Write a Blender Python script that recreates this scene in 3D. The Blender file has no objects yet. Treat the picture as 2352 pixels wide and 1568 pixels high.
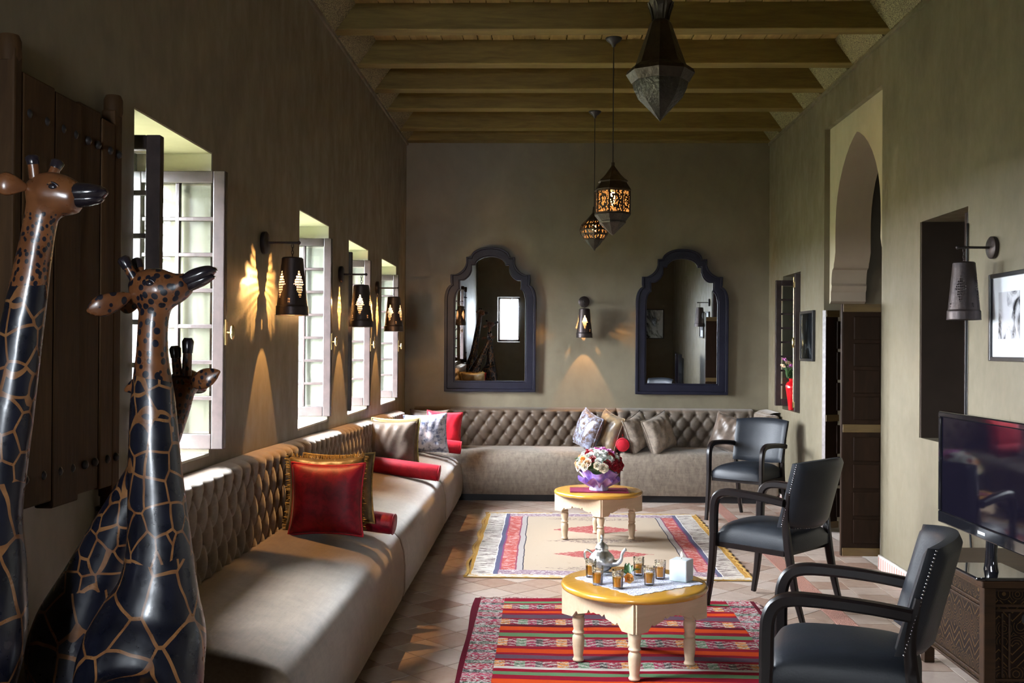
import bpy, bmesh, math, random
from math import sin, cos, pi, radians, sqrt, atan2
from mathutils import Vector, Matrix, Euler

scene = bpy.context.scene
col = scene.collection

# ---------------------------------------------------------------- camera
FPX = 2400.0
cam_d = bpy.data.cameras.new('camera'); cam = bpy.data.objects.new('camera', cam_d); col.objects.link(cam)
cam_d.sensor_width = 36.0; cam_d.lens = FPX / 2352 * 36.0; cam_d.clip_start = 0.05; cam_d.clip_end = 200
yaw, pit, rol = math.atan(76 / FPX), math.atan(15 / FPX), radians(0.4)
fw = Vector((-sin(yaw) * cos(pit), cos(yaw) * cos(pit), sin(pit)))
rt = fw.cross(Vector((0, 0, 1))).normalized(); up = rt.cross(fw)
up2 = up * cos(rol) - rt * sin(rol); rt2 = rt * cos(rol) + up * sin(rol)
mw = Matrix.Identity(4)
for i in range(3):
    mw[i][0], mw[i][1], mw[i][2] = rt2[i], up2[i], -fw[i]
mw[2][3] = 1.5
cam.matrix_world = mw
scene.camera = cam

# ---------------------------------------------------------------- world, daylight, exposure
SKY = 42.0
world = bpy.data.worlds.new('sky'); scene.world = world; world.use_nodes = True
bg = world.node_tree.nodes['Background']
_n, _l = world.node_tree.nodes, world.node_tree.links      # hazy overcast sky, a little brighter overhead
_tc = _n.new('ShaderNodeTexCoord'); _sx = _n.new('ShaderNodeSeparateXYZ'); _l.new(_tc.outputs['Generated'], _sx.inputs[0])
_mx = _n.new('ShaderNodeMath'); _mx.operation = 'MAXIMUM'; _l.new(_sx.outputs[2], _mx.inputs[0]); _mx.inputs[1].default_value = 0.0
_ma = _n.new('ShaderNodeMath'); _ma.operation = 'MULTIPLY_ADD'; _l.new(_mx.outputs[0], _ma.inputs[0]); _ma.inputs[1].default_value = SKY * 0.35; _ma.inputs[2].default_value = SKY * 0.65
bg.inputs[0].default_value = (0.85, 0.92, 1.0, 1); _l.new(_ma.outputs[0], bg.inputs[1])
scene.view_settings.view_transform = 'Standard'; scene.view_settings.look = 'None'
scene.view_settings.gamma = 1.0; scene.view_settings.use_curve_mapping = False
scene.view_settings.exposure = 2.27
scene.cycles.use_denoising = True
scene.cycles.max_bounces = 6; scene.cycles.diffuse_bounces = 2; scene.cycles.glossy_bounces = 3
scene.cycles.use_adaptive_sampling = True; scene.cycles.adaptive_threshold = 0.08; scene.cycles.adaptive_min_samples = 16
scene.cycles.transmission_bounces = 5; scene.cycles.transparent_max_bounces = 8
scene.cycles.sample_clamp_indirect = 2.0
scene.cycles.caustics_reflective = False; scene.cycles.caustics_refractive = False

XL, XR, YB, YR, ZC = -1.463, 2.314, 10.9, -1.6, 3.63      # room: left, right, back, rear walls, wall top
WT = 0.5

def portal(name, loc, rot, sx, sy):
    d = bpy.data.lights.new(name, 'AREA'); d.shape = 'RECTANGLE'; d.size = sx; d.size_y = sy
    d.cycles.is_portal = True
    o = bpy.data.objects.new(name, d); col.objects.link(o); o.location = loc; o.rotation_euler = rot
    return o

WIN = [(3.66, 4.53, 1.02, 2.345), (6.16, 7.01, 1.0, 2.315), (7.72, 8.575, 0.985, 2.30), (9.29, 10.2, 0.975, 2.295)]
for (a, b, c, d) in WIN:
    portal('window_daylight', (XL - WT - 0.02, (a + b) / 2, (c + d) / 2), (0, radians(-90), 0), d - c + .02, b - a + .02)
RWIN = (-1.02, -0.52, 1.2, 2.2)
portal('window_daylight', ((RWIN[0] + RWIN[1]) / 2, YR - WT - 0.02, (RWIN[2] + RWIN[3]) / 2), (radians(90), 0, 0), RWIN[1] - RWIN[0] + .02, RWIN[3] - RWIN[2] + .02)

# ---------------------------------------------------------------- node helpers
class NT:
    def __init__(s, name):
        s.m = bpy.data.materials.new(name); s.m.use_nodes = True
        s.t = s.m.node_tree; s.b = s.t.nodes['Principled BSDF']
        s.o = s.t.nodes['Material Output']
    def new(s, typ, **kw):
        n = s.t.nodes.new(typ)
        for k, v in kw.items(): setattr(n, k, v)
        return n
    def link(s, a, b): s.t.links.new(a, b)
    def put(s, sock, v):
        if v is None: return
        if hasattr(v, 'is_output') or isinstance(v, bpy.types.NodeSocket): s.link(v, sock)
        elif isinstance(v, (tuple, list)) and sock.type == 'RGBA': sock.default_value = (*v[:3], 1)
        else: sock.default_value = v
    def coord(s, kind='Object'):
        return s.new('ShaderNodeTexCoord').outputs[kind]
    def mapping(s, vec, loc=(0, 0, 0), rot=(0, 0, 0), sc=(1, 1, 1)):
        n = s.new('ShaderNodeMapping'); s.link(vec, n.inputs[0])
        n.inputs[1].default_value = loc; n.inputs[2].default_value = rot; n.inputs[3].default_value = sc
        return n.outputs[0]
    def xyz(s, vec):
        n = s.new('ShaderNodeSeparateXYZ'); s.link(vec, n.inputs[0]); return n.outputs
    def comb(s, x=0.0, y=0.0, z=0.0):
        n = s.new('ShaderNodeCombineXYZ')
        for i, v in enumerate((x, y, z)): s.put(n.inputs[i], v)
        return n.outputs[0]
    def math(s, op, a, b=None, c=None, clamp=False):
        n = s.new('ShaderNodeMath', operation=op, use_clamp=clamp)
        s.put(n.inputs[0], a); s.put(n.inputs[1], b); s.put(n.inputs[2], c)
        return n.outputs[0]
    def noise(s, vec, scale, detail=3.0, rough=0.55, dist=0.0, out=0):
        n = s.new('ShaderNodeTexNoise'); s.put(n.inputs['Vector'], vec)
        n.inputs['Scale'].default_value = scale; n.inputs['Detail'].default_value = detail
        n.inputs['Roughness'].default_value = rough; n.inputs['Distortion'].default_value = dist
        return n.outputs[out]
    def voro(s, vec, scale, feature='F1', rnd=1.0, out='Distance', dist='EUCLIDEAN'):
        n = s.new('ShaderNodeTexVoronoi', feature=feature); s.put(n.inputs['Vector'], vec)
        if feature not in ('DISTANCE_TO_EDGE',): n.distance = dist
        n.inputs['Scale'].default_value = scale; n.inputs['Randomness'].default_value = rnd
        return n.outputs[out]
    def ramp(s, fac, stops, interp='LINEAR'):
        n = s.new('ShaderNodeValToRGB'); r = n.color_ramp; r.interpolation = interp
        while len(r.elements) < len(stops): r.elements.new(0.5)
        for e, (p, c) in zip(r.elements, stops): e.position = p; 
        for i, (p, c) in enumerate(stops):
            r.elements[i].position = p
            r.elements[i].color = (*c, 1) if isinstance(c, (tuple, list)) else (c, c, c, 1)
        s.put(n.inputs[0], fac); return n.outputs[0]
    def mix(s, fac, a, b, mode='MIX'):
        n = s.new('ShaderNodeMix', data_type='RGBA', blend_type=mode)
        s.put(n.inputs[0], fac); s.put(n.inputs[6], a); s.put(n.inputs[7], b)
        return n.outputs[2]
    def bump(s, h, strength=0.3, dist=0.01):
        n = s.new('ShaderNodeBump'); n.inputs['Strength'].default_value = strength; n.inputs['Distance'].default_value = dist
        s.put(n.inputs['Height'], h); s.link(n.outputs[0], s.b.inputs['Normal'])
    def set(s, **kw):
        for k, v in kw.items():
            s.put(s.b.inputs[{'base': 'Base Color', 'rough': 'Roughness', 'metal': 'Metallic', 'spec': 'Specular IOR Level', 'sheen': 'Sheen Weight',
                              'sheenr': 'Sheen Roughness', 'sheent': 'Sheen Tint', 'coat': 'Coat Weight', 'coatr': 'Coat Roughness', 'trans': 'Transmission Weight', 'ior': 'IOR',
                              'emit': 'Emission Color', 'emits': 'Emission Strength', 'alpha': 'Alpha', 'sss': 'Subsurface Weight'}[k]], v)
        return s

def simple(name, c1, c2=None, scale=8, rough=0.5, metal=0, bump=0, bscale=60, stretch=(1, 1, 1), detail=4, **kw):
    n = NT(name); v = n.mapping(n.coord(), sc=stretch)
    if c2 is None: c2 = tuple(x * 0.75 for x in c1)
    f = n.noise(v, scale, detail)
    n.set(base=n.ramp(f, [(0.3, c1), (0.72, c2)]), rough=rough, metal=metal, **kw)
    if bump: n.bump(n.noise(v, bscale, 3), bump)
    return n.m

MATS = {}
def plaster(name, c1, c2, rough=0.5):
    n = NT(name); v = n.coord()
    big = n.noise(v, 1.3, 4, 0.6, 0.6); fine = n.noise(n.mapping(v, sc=(1, 1, 0.55)), 8, 3, 0.65)
    f = n.math('ADD', n.math('MULTIPLY', big, 0.75), n.math('MULTIPLY', fine, 0.25))
    n.set(base=n.ramp(f, [(0.34, c1), (0.66, c2)]), rough=n.ramp(fine, [(0.3, rough - .08), (0.7, rough + .12)]), spec=0.35)
    n.bump(n.noise(v, 24, 2), 0.05, 0.006)
    return n.m
MATS['wall'] = plaster('tadelakt_plaster', (0.195, 0.168, 0.115), (0.142, 0.120, 0.080), 0.42)
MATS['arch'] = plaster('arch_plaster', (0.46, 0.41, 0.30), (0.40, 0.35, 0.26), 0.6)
MATS['glare_reveal'] = plaster('glare_reveal_plaster', (0.66, 0.62, 0.52), (0.58, 0.54, 0.44), 0.6)  # extra pale, puts the overexposed window glare into the plaster colour
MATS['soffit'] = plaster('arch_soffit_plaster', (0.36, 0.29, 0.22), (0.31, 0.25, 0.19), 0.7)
MATS['pink'] = plaster('garden_wall_plaster', (0.62, 0.46, 0.36), (0.52, 0.38, 0.30), 0.8)
MATS['lawn'] = simple('lawn', (0.085, 0.092, 0.046), (0.058, 0.066, 0.03), 6, 0.9)

def wood(name, c1, c2, axis='x', rough=0.45, sc=1.0, bump=0.15, spec=0.5, coat=0.0):
    n = NT(name); v0 = n.coord()
    r = n.new('ShaderNodeObjectInfo').outputs['Random']
    off = n.comb(n.math('MULTIPLY', r, 7.0), n.math('MULTIPLY', r, 3.0), n.math('MULTIPLY', r, 5.0))
    va = n.new('ShaderNodeVectorMath', operation='ADD'); n.link(v0, va.inputs[0]); n.link(off, va.inputs[1])
    st = {'x': (0.12, 1, 1), 'y': (1, 0.12, 1), 'z': (1, 1, 0.12)}[axis]
    v = n.mapping(va.outputs[0], sc=tuple(q * sc for q in st))
    g = n.noise(v, 14, 6, 0.6, 1.2); g2 = n.noise(v, 60, 3, 0.6)
    f = n.math('ADD', n.math('MULTIPLY', g, 0.7), n.math('MULTIPLY', g2, 0.3))
    f = n.math('ADD', f, n.math('MULTIPLY', n.math('SUBTRACT', r, 0.5), 0.12))
    n.set(base=n.ramp(f, [(0.3, c2), (0.5, tuple((a + b) / 2 for a, b in zip(c1, c2))), (0.68, c1)]), rough=rough, coat=coat, coatr=0.2, spec=spec)
    if bump: n.bump(f, bump, 0.004)
    return n.m
MATS['beam'] = wood('ceiling_beam_wood', (0.205, 0.146, 0.040), (0.105, 0.070, 0.018), 'x', 0.65, 1.0, .15, .25)
MATS['board'] = wood('ceiling_board_wood', (0.44, 0.31, 0.11), (0.22, 0.14, 0.045), 'y', 0.6)
def painted_cove():
    n = NT('painted_cove_board'); v = n.coord()
    d = n.voro(v, 22, 'F1', 0.6); e = n.noise(v, 45, 4, 0.7, 2.0)
    f = n.math('MULTIPLY', n.math('SINE', n.math('MULTIPLY', n.math('ADD', d, e), 22)), 0.5)
    n.set(base=n.ramp(n.math('ADD', f, 0.5), [(0.35, (0.06, 0.043, 0.016)), (0.6, (0.27, 0.235, 0.12))]), rough=0.7)
    return n.m
MATS['cove'] = painted_cove()
MATS['old'] = wood('old_shutter_wood', (0.066, 0.033, 0.012), (0.025, 0.012, 0.0045), 'z', 0.7, 1.0, 0.5, 0.15)
MATS['door'] = wood('walnut_door_wood', (0.020, 0.0095, 0.005), (0.008, 0.004, 0.002), 'z', 0.5, 1.0, 0.2, 0.12)
MATS['doortrim'] = wood('gilt_door_band', (0.13, 0.08, 0.024), (0.06, 0.036, 0.011), 'x', 0.45)
MATS['litedge'] = simple('lit_door_edge_wood', (0.20, 0.17, 0.17), (0.09, 0.07, 0.07), 30, 0.45)  # paler than the door, daylight on the leaf edge put into its colour
MATS['casement'] = simple('dark_casement_paint', (0.030, 0.022, 0.022), (0.050, 0.036, 0.034), 12, 0.25, bump=0.05, spec=.4)
MATS['iron'] = simple('wrought_iron', (0.03, 0.027, 0.027), None, 20, 0.5, 0.6)
MATS['brass'] = simple('polished_brass', (0.75, 0.58, 0.30), (0.55, 0.40, 0.18), 20, 0.25, 1.0)
def glass(name, tint=(1, 1, 1), refl=0.12):
    n = NT(name)
    tr = n.new('ShaderNodeBsdfTransparent'); tr.inputs[0].default_value = (*tint, 1)
    gl = n.new('ShaderNodeBsdfGlossy'); gl.inputs['Roughness'].default_value = 0.03
    fr = n.new('ShaderNodeFresnel'); fr.inputs[0].default_value = 1.5
    mx = n.new('ShaderNodeMixShader')
    n.link(n.math('ADD', n.math('MULTIPLY', fr.outputs[0], 0.8), refl * 0.3), mx.inputs[0]); n.link(tr.outputs[0], mx.inputs[1]); n.link(gl.outputs[0], mx.inputs[2])
    n.link(mx.outputs[0], n.o.inputs[0]); n.t.nodes.remove(n.b)
    return n.m
MATS['pane'] = glass('window_glass', (0.93, 0.96, 0.95))

# ---------------------------------------------------------------- mesh builder
class B:
    def __init__(s): s.v, s.f = [], []
    def add(s, vs, fs, M=None):
        k = len(s.v)
        s.v += [tuple(M @ Vector(p)) for p in vs] if M is not None else [tuple(p) for p in vs]
        s.f += [tuple(i + k for i in f) for f in fs]; return s
    def box(s, c, d, rot=None):
        x, y, z = (q / 2 for q in d)
        vs = [(-x, -y, -z), (x, -y, -z), (x, y, -z), (-x, y, -z), (-x, -y, z), (x, -y, z), (x, y, z), (-x, y, z)]
        M = Matrix.Translation(c)
        if rot is not None: M = M @ (rot if isinstance(rot, Matrix) else Euler(rot).to_matrix().to_4x4())
        return s.add(vs, [(3, 2, 1, 0), (4, 5, 6, 7), (0, 1, 5, 4), (1, 2, 6, 5), (2, 3, 7, 6), (3, 0, 4, 7)], M)
    def box2(s, a, b):
        return s.box([(p + q) / 2 for p, q in zip(a, b)], [abs(q - p) for p, q in zip(a, b)])
    def lathe(s, prof, n=24, M=None, a0=0.0, cap=True):
        vs, fs = [], []
        for r, z in prof:
            for i in range(n):
                a = a0 + 2 * pi * i / n; vs.append((r * cos(a), r * sin(a), z))
        m = len(prof)
        for j in range(m - 1):
            for i in range(n):
                k = (i + 1) % n
                fs.append((j * n + i, j * n + k, (j + 1) * n + k, (j + 1) * n + i))
        if cap:
            fs.append(tuple(range(n - 1, -1, -1))); fs.append(tuple((m - 1) * n + i for i in range(n)))
        return s.add(vs, fs, M)
    def tube(s, pts, rad, n=10, sec=None, smooth=0, cap=True, upv=(0, 0, 1)):
        """loft along pts; rad = number/list of radii or (a,b) pairs; sec = list of unit section points"""
        pts = [Vector(p) for p in pts]
        if not isinstance(rad, list): rad = [rad] * len(pts)
        rad = [r if isinstance(r, tuple) else (r, r) for r in rad]
        if smooth:
            P, R = [], []
            m = len(pts)
            for i in range(m - 1):
                p0, p1, p2, p3 = pts[max(i - 1, 0)], pts[i], pts[i + 1], pts[min(i + 2, m - 1)]
                r0, r1, r2, r3 = rad[max(i - 1, 0)], rad[i], rad[i + 1], rad[min(i + 2, m - 1)]
                for k in range(smooth):
                    t = k / smooth
                    cr = lambda a, b, c, d: 0.5 * ((2 * b) + (c - a) * t + (2 * a - 5 * b + 4 * c - d) * t * t + (-a + 3 * b - 3 * c + d) * t ** 3)
                    P.append(Vector([cr(p0[q], p1[q], p2[q], p3[q]) for q in range(3)]))
                    R.append(tuple(max(cr(r0[q], r1[q], r2[q], r3[q]), 0.0005) for q in range(2)))
            P.append(pts[-1]); R.append(rad[-1]); pts, rad = P, R
        if sec is None: sec = [(cos(2 * pi * i / n), sin(2 * pi * i / n)) for i in range(n)]
        n = len(sec); vs, fs = [], []
        u0 = Vector(upv)
        for i, p in enumerate(pts):
            t = (pts[min(i + 1, len(pts) - 1)] - pts[max(i - 1, 0)])
            if t.length < 1e-9: t = Vector((0, 0, 1))
            t.normalize()
            a = u0 - t * u0.dot(t)
            if a.length < 1e-4: a = Vector((1, 0, 0)) - t * t.x
            a.normalize(); b = t.cross(a); u0 = a
            for (x, y) in sec: vs.append(p + a * (x * rad[i][0]) + b * (y * rad[i][1]))
        for j in range(len(pts) - 1):
            for i in range(n):
                k = (i + 1) % n
                fs.append((j * n + i, j * n + k, (j + 1) * n + k, (j + 1) * n + i))
        if cap:
            fs.append(tuple(range(n - 1, -1, -1))); fs.append(tuple((len(pts) - 1) * n + i for i in range(n)))
        return s.add(vs, fs)
    def prism(s, poly, h0, h1, M=None):
        n = len(poly)
        vs = [(x, y, h0) for x, y in poly] + [(x, y, h1) for x, y in poly]
        fs = [tuple(range(n - 1, -1, -1)), tuple(range(n, 2 * n))] + [(i, (i + 1) % n, n + (i + 1) % n, n + i) for i in range(n)]
        return s.add(vs, fs, M)
    def ring(s, outer, inner, h0, h1, M=None):
        n = len(outer)
        vs = [(x, y, h) for h in (h0, h1) for P in (outer, inner) for x, y in P]
        fs = []
        for i in range(n):
            k = (i + 1) % n
            fs += [(i, n + i, n + k, k), (2 * n + i, 2 * n + k, 3 * n + k, 3 * n + i), (i, k, 2 * n + k, 2 * n + i), (n + k, n + i, 3 * n + i, 3 * n + k)]
        return s.add(vs, fs, M)
    def grid(s, fn, nu, nv, M=None, keep=None, wrap=False):
        vs = [fn(i / nu, j / nv) for j in range(nv + 1) for i in range(nu + (0 if wrap else 1))]
        w = nu if wrap else nu + 1
        fs = []
        for j in range(nv):
            for i in range(nu):
                if keep is None or keep(i, j):
                    k = (i + 1) % w if wrap else i + 1
                    fs.append((j * w + i, j * w + k, (j + 1) * w + k, (j + 1) * w + i))
        return s.add(vs, fs, M)
    def ball(s, c, r, nu=12, nv=8):
        r = r if isinstance(r, tuple) else (r, r, r)
        return s.grid(lambda u, v: (c[0] + r[0] * cos(2 * pi * u) * sin(pi * v), c[1] + r[1] * sin(2 * pi * u) * sin(pi * v), c[2] - r[2] * cos(pi * v)), nu, nv, wrap=True)

def link(name, me, m, parent=None, loc=(0, 0, 0), rot=(0, 0, 0)):
    o = bpy.data.objects.new(name, me); col.objects.link(o)
    if m is not None and len(me.materials) == 0: me.materials.append(MATS[m] if isinstance(m, str) else m)
    o.location = loc; o.rotation_euler = rot
    if parent is not None: o.parent = parent
    return o

def obj(name, b, m, parent=None, loc=(0, 0, 0), rot=(0, 0, 0), smooth=None, bevel=0, seg=2, merge=False, norm=False):
    me = bpy.data.meshes.new(name); me.from_pydata(b.v, [], b.f); me.update()
    if merge or norm:
        bm = bmesh.new(); bm.from_mesh(me)
        if merge: bmesh.ops.remove_doubles(bm, verts=bm.verts, dist=1e-5)
        bmesh.ops.recalc_face_normals(bm, faces=bm.faces); bm.to_mesh(me); bm.free()
    if smooth is not None:
        for p in me.polygons: p.use_smooth = True
        if smooth < 180: me.set_sharp_from_angle(angle=radians(smooth))
    o = link(name, me, m, parent, loc, rot)
    if bevel:
        d = o.modifiers.new('bevel', 'BEVEL'); d.width = bevel; d.segments = seg; d.limit_method = 'ANGLE'; d.angle_limit = radians(40)
    return o

def tag(o, label=None, cat=None, group=None, kind=None):
    if label: o['label'] = label
    if cat: o['category'] = cat
    if group: o['group'] = group
    if kind: o['kind'] = kind
    return o

def thing(name, label=None, cat=None, loc=(0, 0, 0), rot=(0, 0, 0), group=None, kind=None):
    o = bpy.data.objects.new(name, None); col.objects.link(o); o.empty_display_size = 0.1
    o.location = loc; o.rotation_euler = rot
    return tag(o, label, cat, group, kind)

KIDS = {}
def copy_tree(o, parent=None):
    c = o.copy(); col.objects.link(c)
    if parent is not None: c.parent = parent
    for ch in o.children: copy_tree(ch, c)
    return c
bpy_update = bpy.context.view_layer.update

def wall_mesh(u0, u1, v0, v1, holes, t, toxyz):
    """flat wall in (u,v) with rectangular holes; front at w=0, back at w=t"""
    us = sorted({u0, u1, *[h[0] for h in holes], *[h[1] for h in holes]}); vs_ = sorted({v0, v1, *[h[2] for h in holes], *[h[3] for h in holes]})
    b = B()
    def q(p): b.add([toxyz(*x) for x in p], [(0, 1, 2, 3)])
    for i in range(len(us) - 1):
        for j in range(len(vs_) - 1):
            um, vm = (us[i] + us[i + 1]) / 2, (vs_[j] + vs_[j + 1]) / 2
            if any(h[0] < um < h[1] and h[2] < vm < h[3] for h in holes): continue
            for w in (0, t): q([(us[i], vs_[j], w), (us[i + 1], vs_[j], w), (us[i + 1], vs_[j + 1], w), (us[i], vs_[j + 1], w)])
    for (a, c, d, e) in list(holes) + [(u0, u1, v0, v1)]:
        q([(a, d, 0), (c, d, 0), (c, d, t), (a, d, t)]); q([(a, e, 0), (c, e, 0), (c, e, t), (a, e, t)])
        q([(a, d, 0), (a, e, 0), (a, e, t), (a, d, t)]); q([(c, d, 0), (c, e, 0), (c, e, t), (c, d, t)])
    return b

# ================================================================ the setting
ZT = 3.95
wl = obj('wall_left', wall_mesh(YR - WT, YB + WT, -0.1, ZT, WIN, WT, lambda u, v, w: (XL - w, u, v)), 'wall', norm=True, merge=True)
wb = obj('wall_back', wall_mesh(XL - WT, XR + WT, -0.1, ZT, [], WT, lambda u, v, w: (u, YB + w, v)), 'wall', norm=True, merge=True)
wr_ = obj('wall_rear', wall_mesh(XL - WT, XR + WT, -0.1, ZT, [RWIN], WT, lambda u, v, w: (u, YR - w, v)), 'wall', norm=True, merge=True)
DOOR = (7.27, 8.76, -0.1, 3.335)
RW1 = (9.56, 10.26, 0.925, 2.215); RW2 = (5.80, 6.535, 0.965, 2.295)
wright = obj('wall_right', wall_mesh(YR - WT, YB + WT, -0.1, ZT, [DOOR, RW1, RW2], WT, lambda u, v, w: (XR + w, u, v)), 'wall', norm=True, merge=True)
for w_, t_ in ((wl, 'left'), (wb, 'back'), (wr_, 'rear'), (wright, 'right')): tag(w_, 'olive grey polished plaster wall on the %s side of the room' % t_, None, None, 'structure')

# floor with individual tiles
def tile_mat(name, cs):
    n = NT(name); v = n.coord('Object'); r = n.new('ShaderNodeObjectInfo').outputs['Random']
    f = n.noise(v, 9, 5, 0.6, 0.4)
    base = n.ramp(n.math('ADD', n.math('MULTIPLY', f, 0.45), n.math('MULTIPLY', r, 0.5)), [(0.2, cs[0]), (0.45, cs[1]), (0.75, cs[2])])
    n.set(base=base, rough=n.ramp(n.noise(v, 14, 3), [(0.3, 0.3), (0.7, 0.5)]), spec=0.4)
    return n.m
MATS['tile'] = tile_mat('terracotta_tile', [(0.25, 0.15, 0.11), (0.34, 0.255, 0.205), (0.40, 0.325, 0.28)])
MATS['grout'] = simple('floor_grout', (0.42, 0.36, 0.31), (0.33, 0.28, 0.24), 20, 0.8)
def strip_mat():
    n = NT('carved_border_tile'); v = n.coord()
    w = n.voro(v, 26, 'F1', 0.5); f = n.math('SINE', n.math('MULTIPLY', w, 30))
    n.set(base=n.ramp(f, [(0.1, (0.34, 0.15, 0.12)), (0.6, (0.42, 0.24, 0.19))]), rough=0.5)
    n.bump(f, 0.4, 0.004)
    return n.m
MATS['strip'] = strip_mat()
fl = obj('floor', B().box2((XL - WT, YR - WT, -0.12), (XR + WT + 2.2, YB + WT, -0.006)), 'grout'); tag(fl, 'floor of terracotta tiles laid diagonally with a carved border strip', None, None, 'structure')
def clip(poly, x0, x1, y0, y1):
    def cut(P, f, g):
        out = []
        for i in range(len(P)):
            a, c = P[i], P[(i + 1) % len(P)]
            if f(a): out.append(a)
            if f(a) != f(c): out.append(g(a, c))
        return out
    def ix(x): return lambda a, c: (x, a[1] + (c[1] - a[1]) * (x - a[0]) / (c[0] - a[0]))
    def iy(y): return lambda a, c: (a[0] + (c[0] - a[0]) * (y - a[1]) / (c[1] - a[1]), y)
    for f, g in ((lambda p: p[0] >= x0, ix(x0)), (lambda p: p[0] <= x1, ix(x1)), (lambda p: p[1] >= y0, iy(y0)), (lambda p: p[1] <= y1, iy(y1))):
        if len(poly) >= 3: poly = cut(poly, f, g)
    return poly
RUGS = [(-0.33, 1.16, 4.3, 6.16), (-0.44, 1.28, 6.88, 9.4)]
TS, GR = 0.208, 0.004
full_me = None; nt = 0
rest = B()
D2 = TS * sqrt(2)
for i in range(-40, 60):
    for j in range(-40, 60):
        cx = (i - j) * D2 / 2 + 0.13; cy = (i + j) * D2 / 2 + 4.498 + 0.13 + D2 / 2
        h = D2 / 2 - GR
        if cx < -1.5 or cx > 1.9 or cy < 0.5 or cy > YB: continue
        P = clip([(cx - h, cy), (cx, cy - h), (cx + h, cy), (cx, cy + h)], XL + .01, 1.605, 0.6, YB - .02)
        if len(P) < 3: continue
        if any(a < min(p[0] for p in P) and max(p[0] for p in P) < b and c < min(p[1] for p in P) and max(p[1] for p in P) < d for a, b, c, d in RUGS): continue
        A = abs(sum(P[k][0] * P[(k + 1) % len(P)][1] - P[(k + 1) % len(P)][0] * P[k][1] for k in range(len(P)))) / 2
        if A < 0.002: continue
        vis = 4.1 < cy < 10.35 and cx > -0.9
        if not vis:
            rest.prism([(x, y) for x, y in P], -0.02, 0.0); continue
        if A > 0.0425:
            if full_me is None:
                o = obj('tile', B().prism([(-h, 0), (0, -h), (h, 0), (0, h)], -0.02, 0.0), 'tile', fl, (cx, cy, 0)); full_me = o.data
            else: o = link('tile', full_me, None, fl, (cx, cy, 0))
        else:
            o = obj('tile', B().prism([(x - cx, y - cy) for x, y in P], -0.02, 0.0), 'tile', fl, (cx, cy, 0))
        nt += 1
sq_me = None
for i in range(3):
    x0 = 1.722 + i * 0.2035
    w = 0.2035 if i < 2 else XR - x0
    for j in range(50):
        y0 = 0.6 + j * TS + (0.07 if i % 2 else 0)
        if y0 > YB - 0.1: continue
        hx, hy = (w - GR * 1.5) / 2, (TS - GR * 1.5) / 2
        if y0 < 4.0: rest.prism([(x0 + w / 2 - hx, y0), (x0 + w / 2 + hx, y0), (x0 + w / 2 + hx, y0 + 2 * hy), (x0 + w / 2 - hx, y0 + 2 * hy)], -0.02, 0); continue
        key = (round(w, 4))
        if sq_me is None or sq_me[0] != key:
            o = obj('tile', B().prism([(-hx, -hy), (hx, -hy), (hx, hy), (-hx, hy)], -0.02, 0.0), 'tile', fl, (x0 + w / 2, y0 + hy, 0)); sq_me = (key, o.data)
        else: link('tile', sq_me[1], None, fl, (x0 + w / 2, y0 + hy, 0))
        nt += 1
st_me = None
for j in range(47):
    y0 = 0.6 + j * 0.219
    if y0 > YB - .25: break
    if st_me is None:
        o = obj('border_tile', B().prism([(-.0545, -.108), (.0545, -.108), (.0545, .108), (-.0545, .108)], -0.02, 0.001), 'strip', fl, (1.664, y0 + .11, 0)); st_me = o.data
    else: link('border_tile', st_me, None, fl, (1.664, y0 + .11, 0))
if rest.v: tag(obj('far_tiles', rest, 'tile', fl), kind='stuff')

# ceiling: planks, beams, painted coves
ZBD = 3.825
cl = obj('ceiling', B().box2((XL - WT, YR - WT, ZBD + 0.03), (XR + WT, YB + WT, ZT)), 'board'); tag(cl, 'wooden ceiling of boards carried by square beams', None, None, 'structure')
random.seed(3)
x = XL
while x < XR - 0.02:
    w = random.choice((0.13, 0.16, 0.19, 0.11)); w = min(w, XR - x)
    obj('plank', B().box2((x + .004, YR, ZBD + random.uniform(0, .008)), (x + w - .004, YB, ZBD + 0.04)), 'board', cl); x += w
BEAMS = [10.83, 10.21, 9.36, 8.66, 7.88, 7.03, 6.23, 5.43, 4.63, 3.83, 3.03, 2.23, 1.43, .63, -.17, -.97]
beam_me = None
BW = 0.145
for k, y in enumerate(BEAMS):
    if k == 0: obj('beam', B().box2((XL, y - .08, 3.64), (XR, YB, ZBD + .02)), 'beam', cl, bevel=0.006); continue
    if beam_me is None:
        o = obj('beam', B().box2((XL - .02, 0, 0), (XR + .02, BW, ZBD + .02 - 3.65)), 'beam', cl, (0, y, 3.65), bevel=0.006); beam_me = o
    else:
        o = beam_me.copy(); col.objects.link(o); o.location = (0, y, 3.65)
# coves between beams: sloped painted boards and a thin moulding
ys = sorted(BEAMS)
for k in range(len(ys) - 1):
    a, b_ = ys[k] + BW + .002, ys[k + 1] - .002
    if k == len(ys) - 2: b_ = ys[k + 1] - .082
    for sx, xw in ((1, XL), (-1, XR)):
        b = B(); q = lambda dx, z: (xw + sx * dx, z)
        sec = [q(0, 3.64), q(.03, 3.64), q(.165, ZBD), q(0, ZBD)]
        b.add([(x_, y_, z_) for y_ in (a, b_) for x_, z_ in sec], [(0, 1, 2, 3), (7, 6, 5, 4), (0, 4, 5, 1), (1, 5, 6, 2), (2, 6, 7, 3), (3, 7, 4, 0)])
        obj('cove_board', b, 'cove', cl, norm=True)
for i_, (xw, sx) in enumerate(((XL, 1), (XR, -1))):
    tag(obj('trim_%d' % (i_ + 1), B().box2((xw, YR, 3.615), (xw + sx * .018, YB, 3.642)), 'wall'), 'narrow wooden moulding at the top of the wall', None, None, 'structure')
bpy_update()

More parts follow.
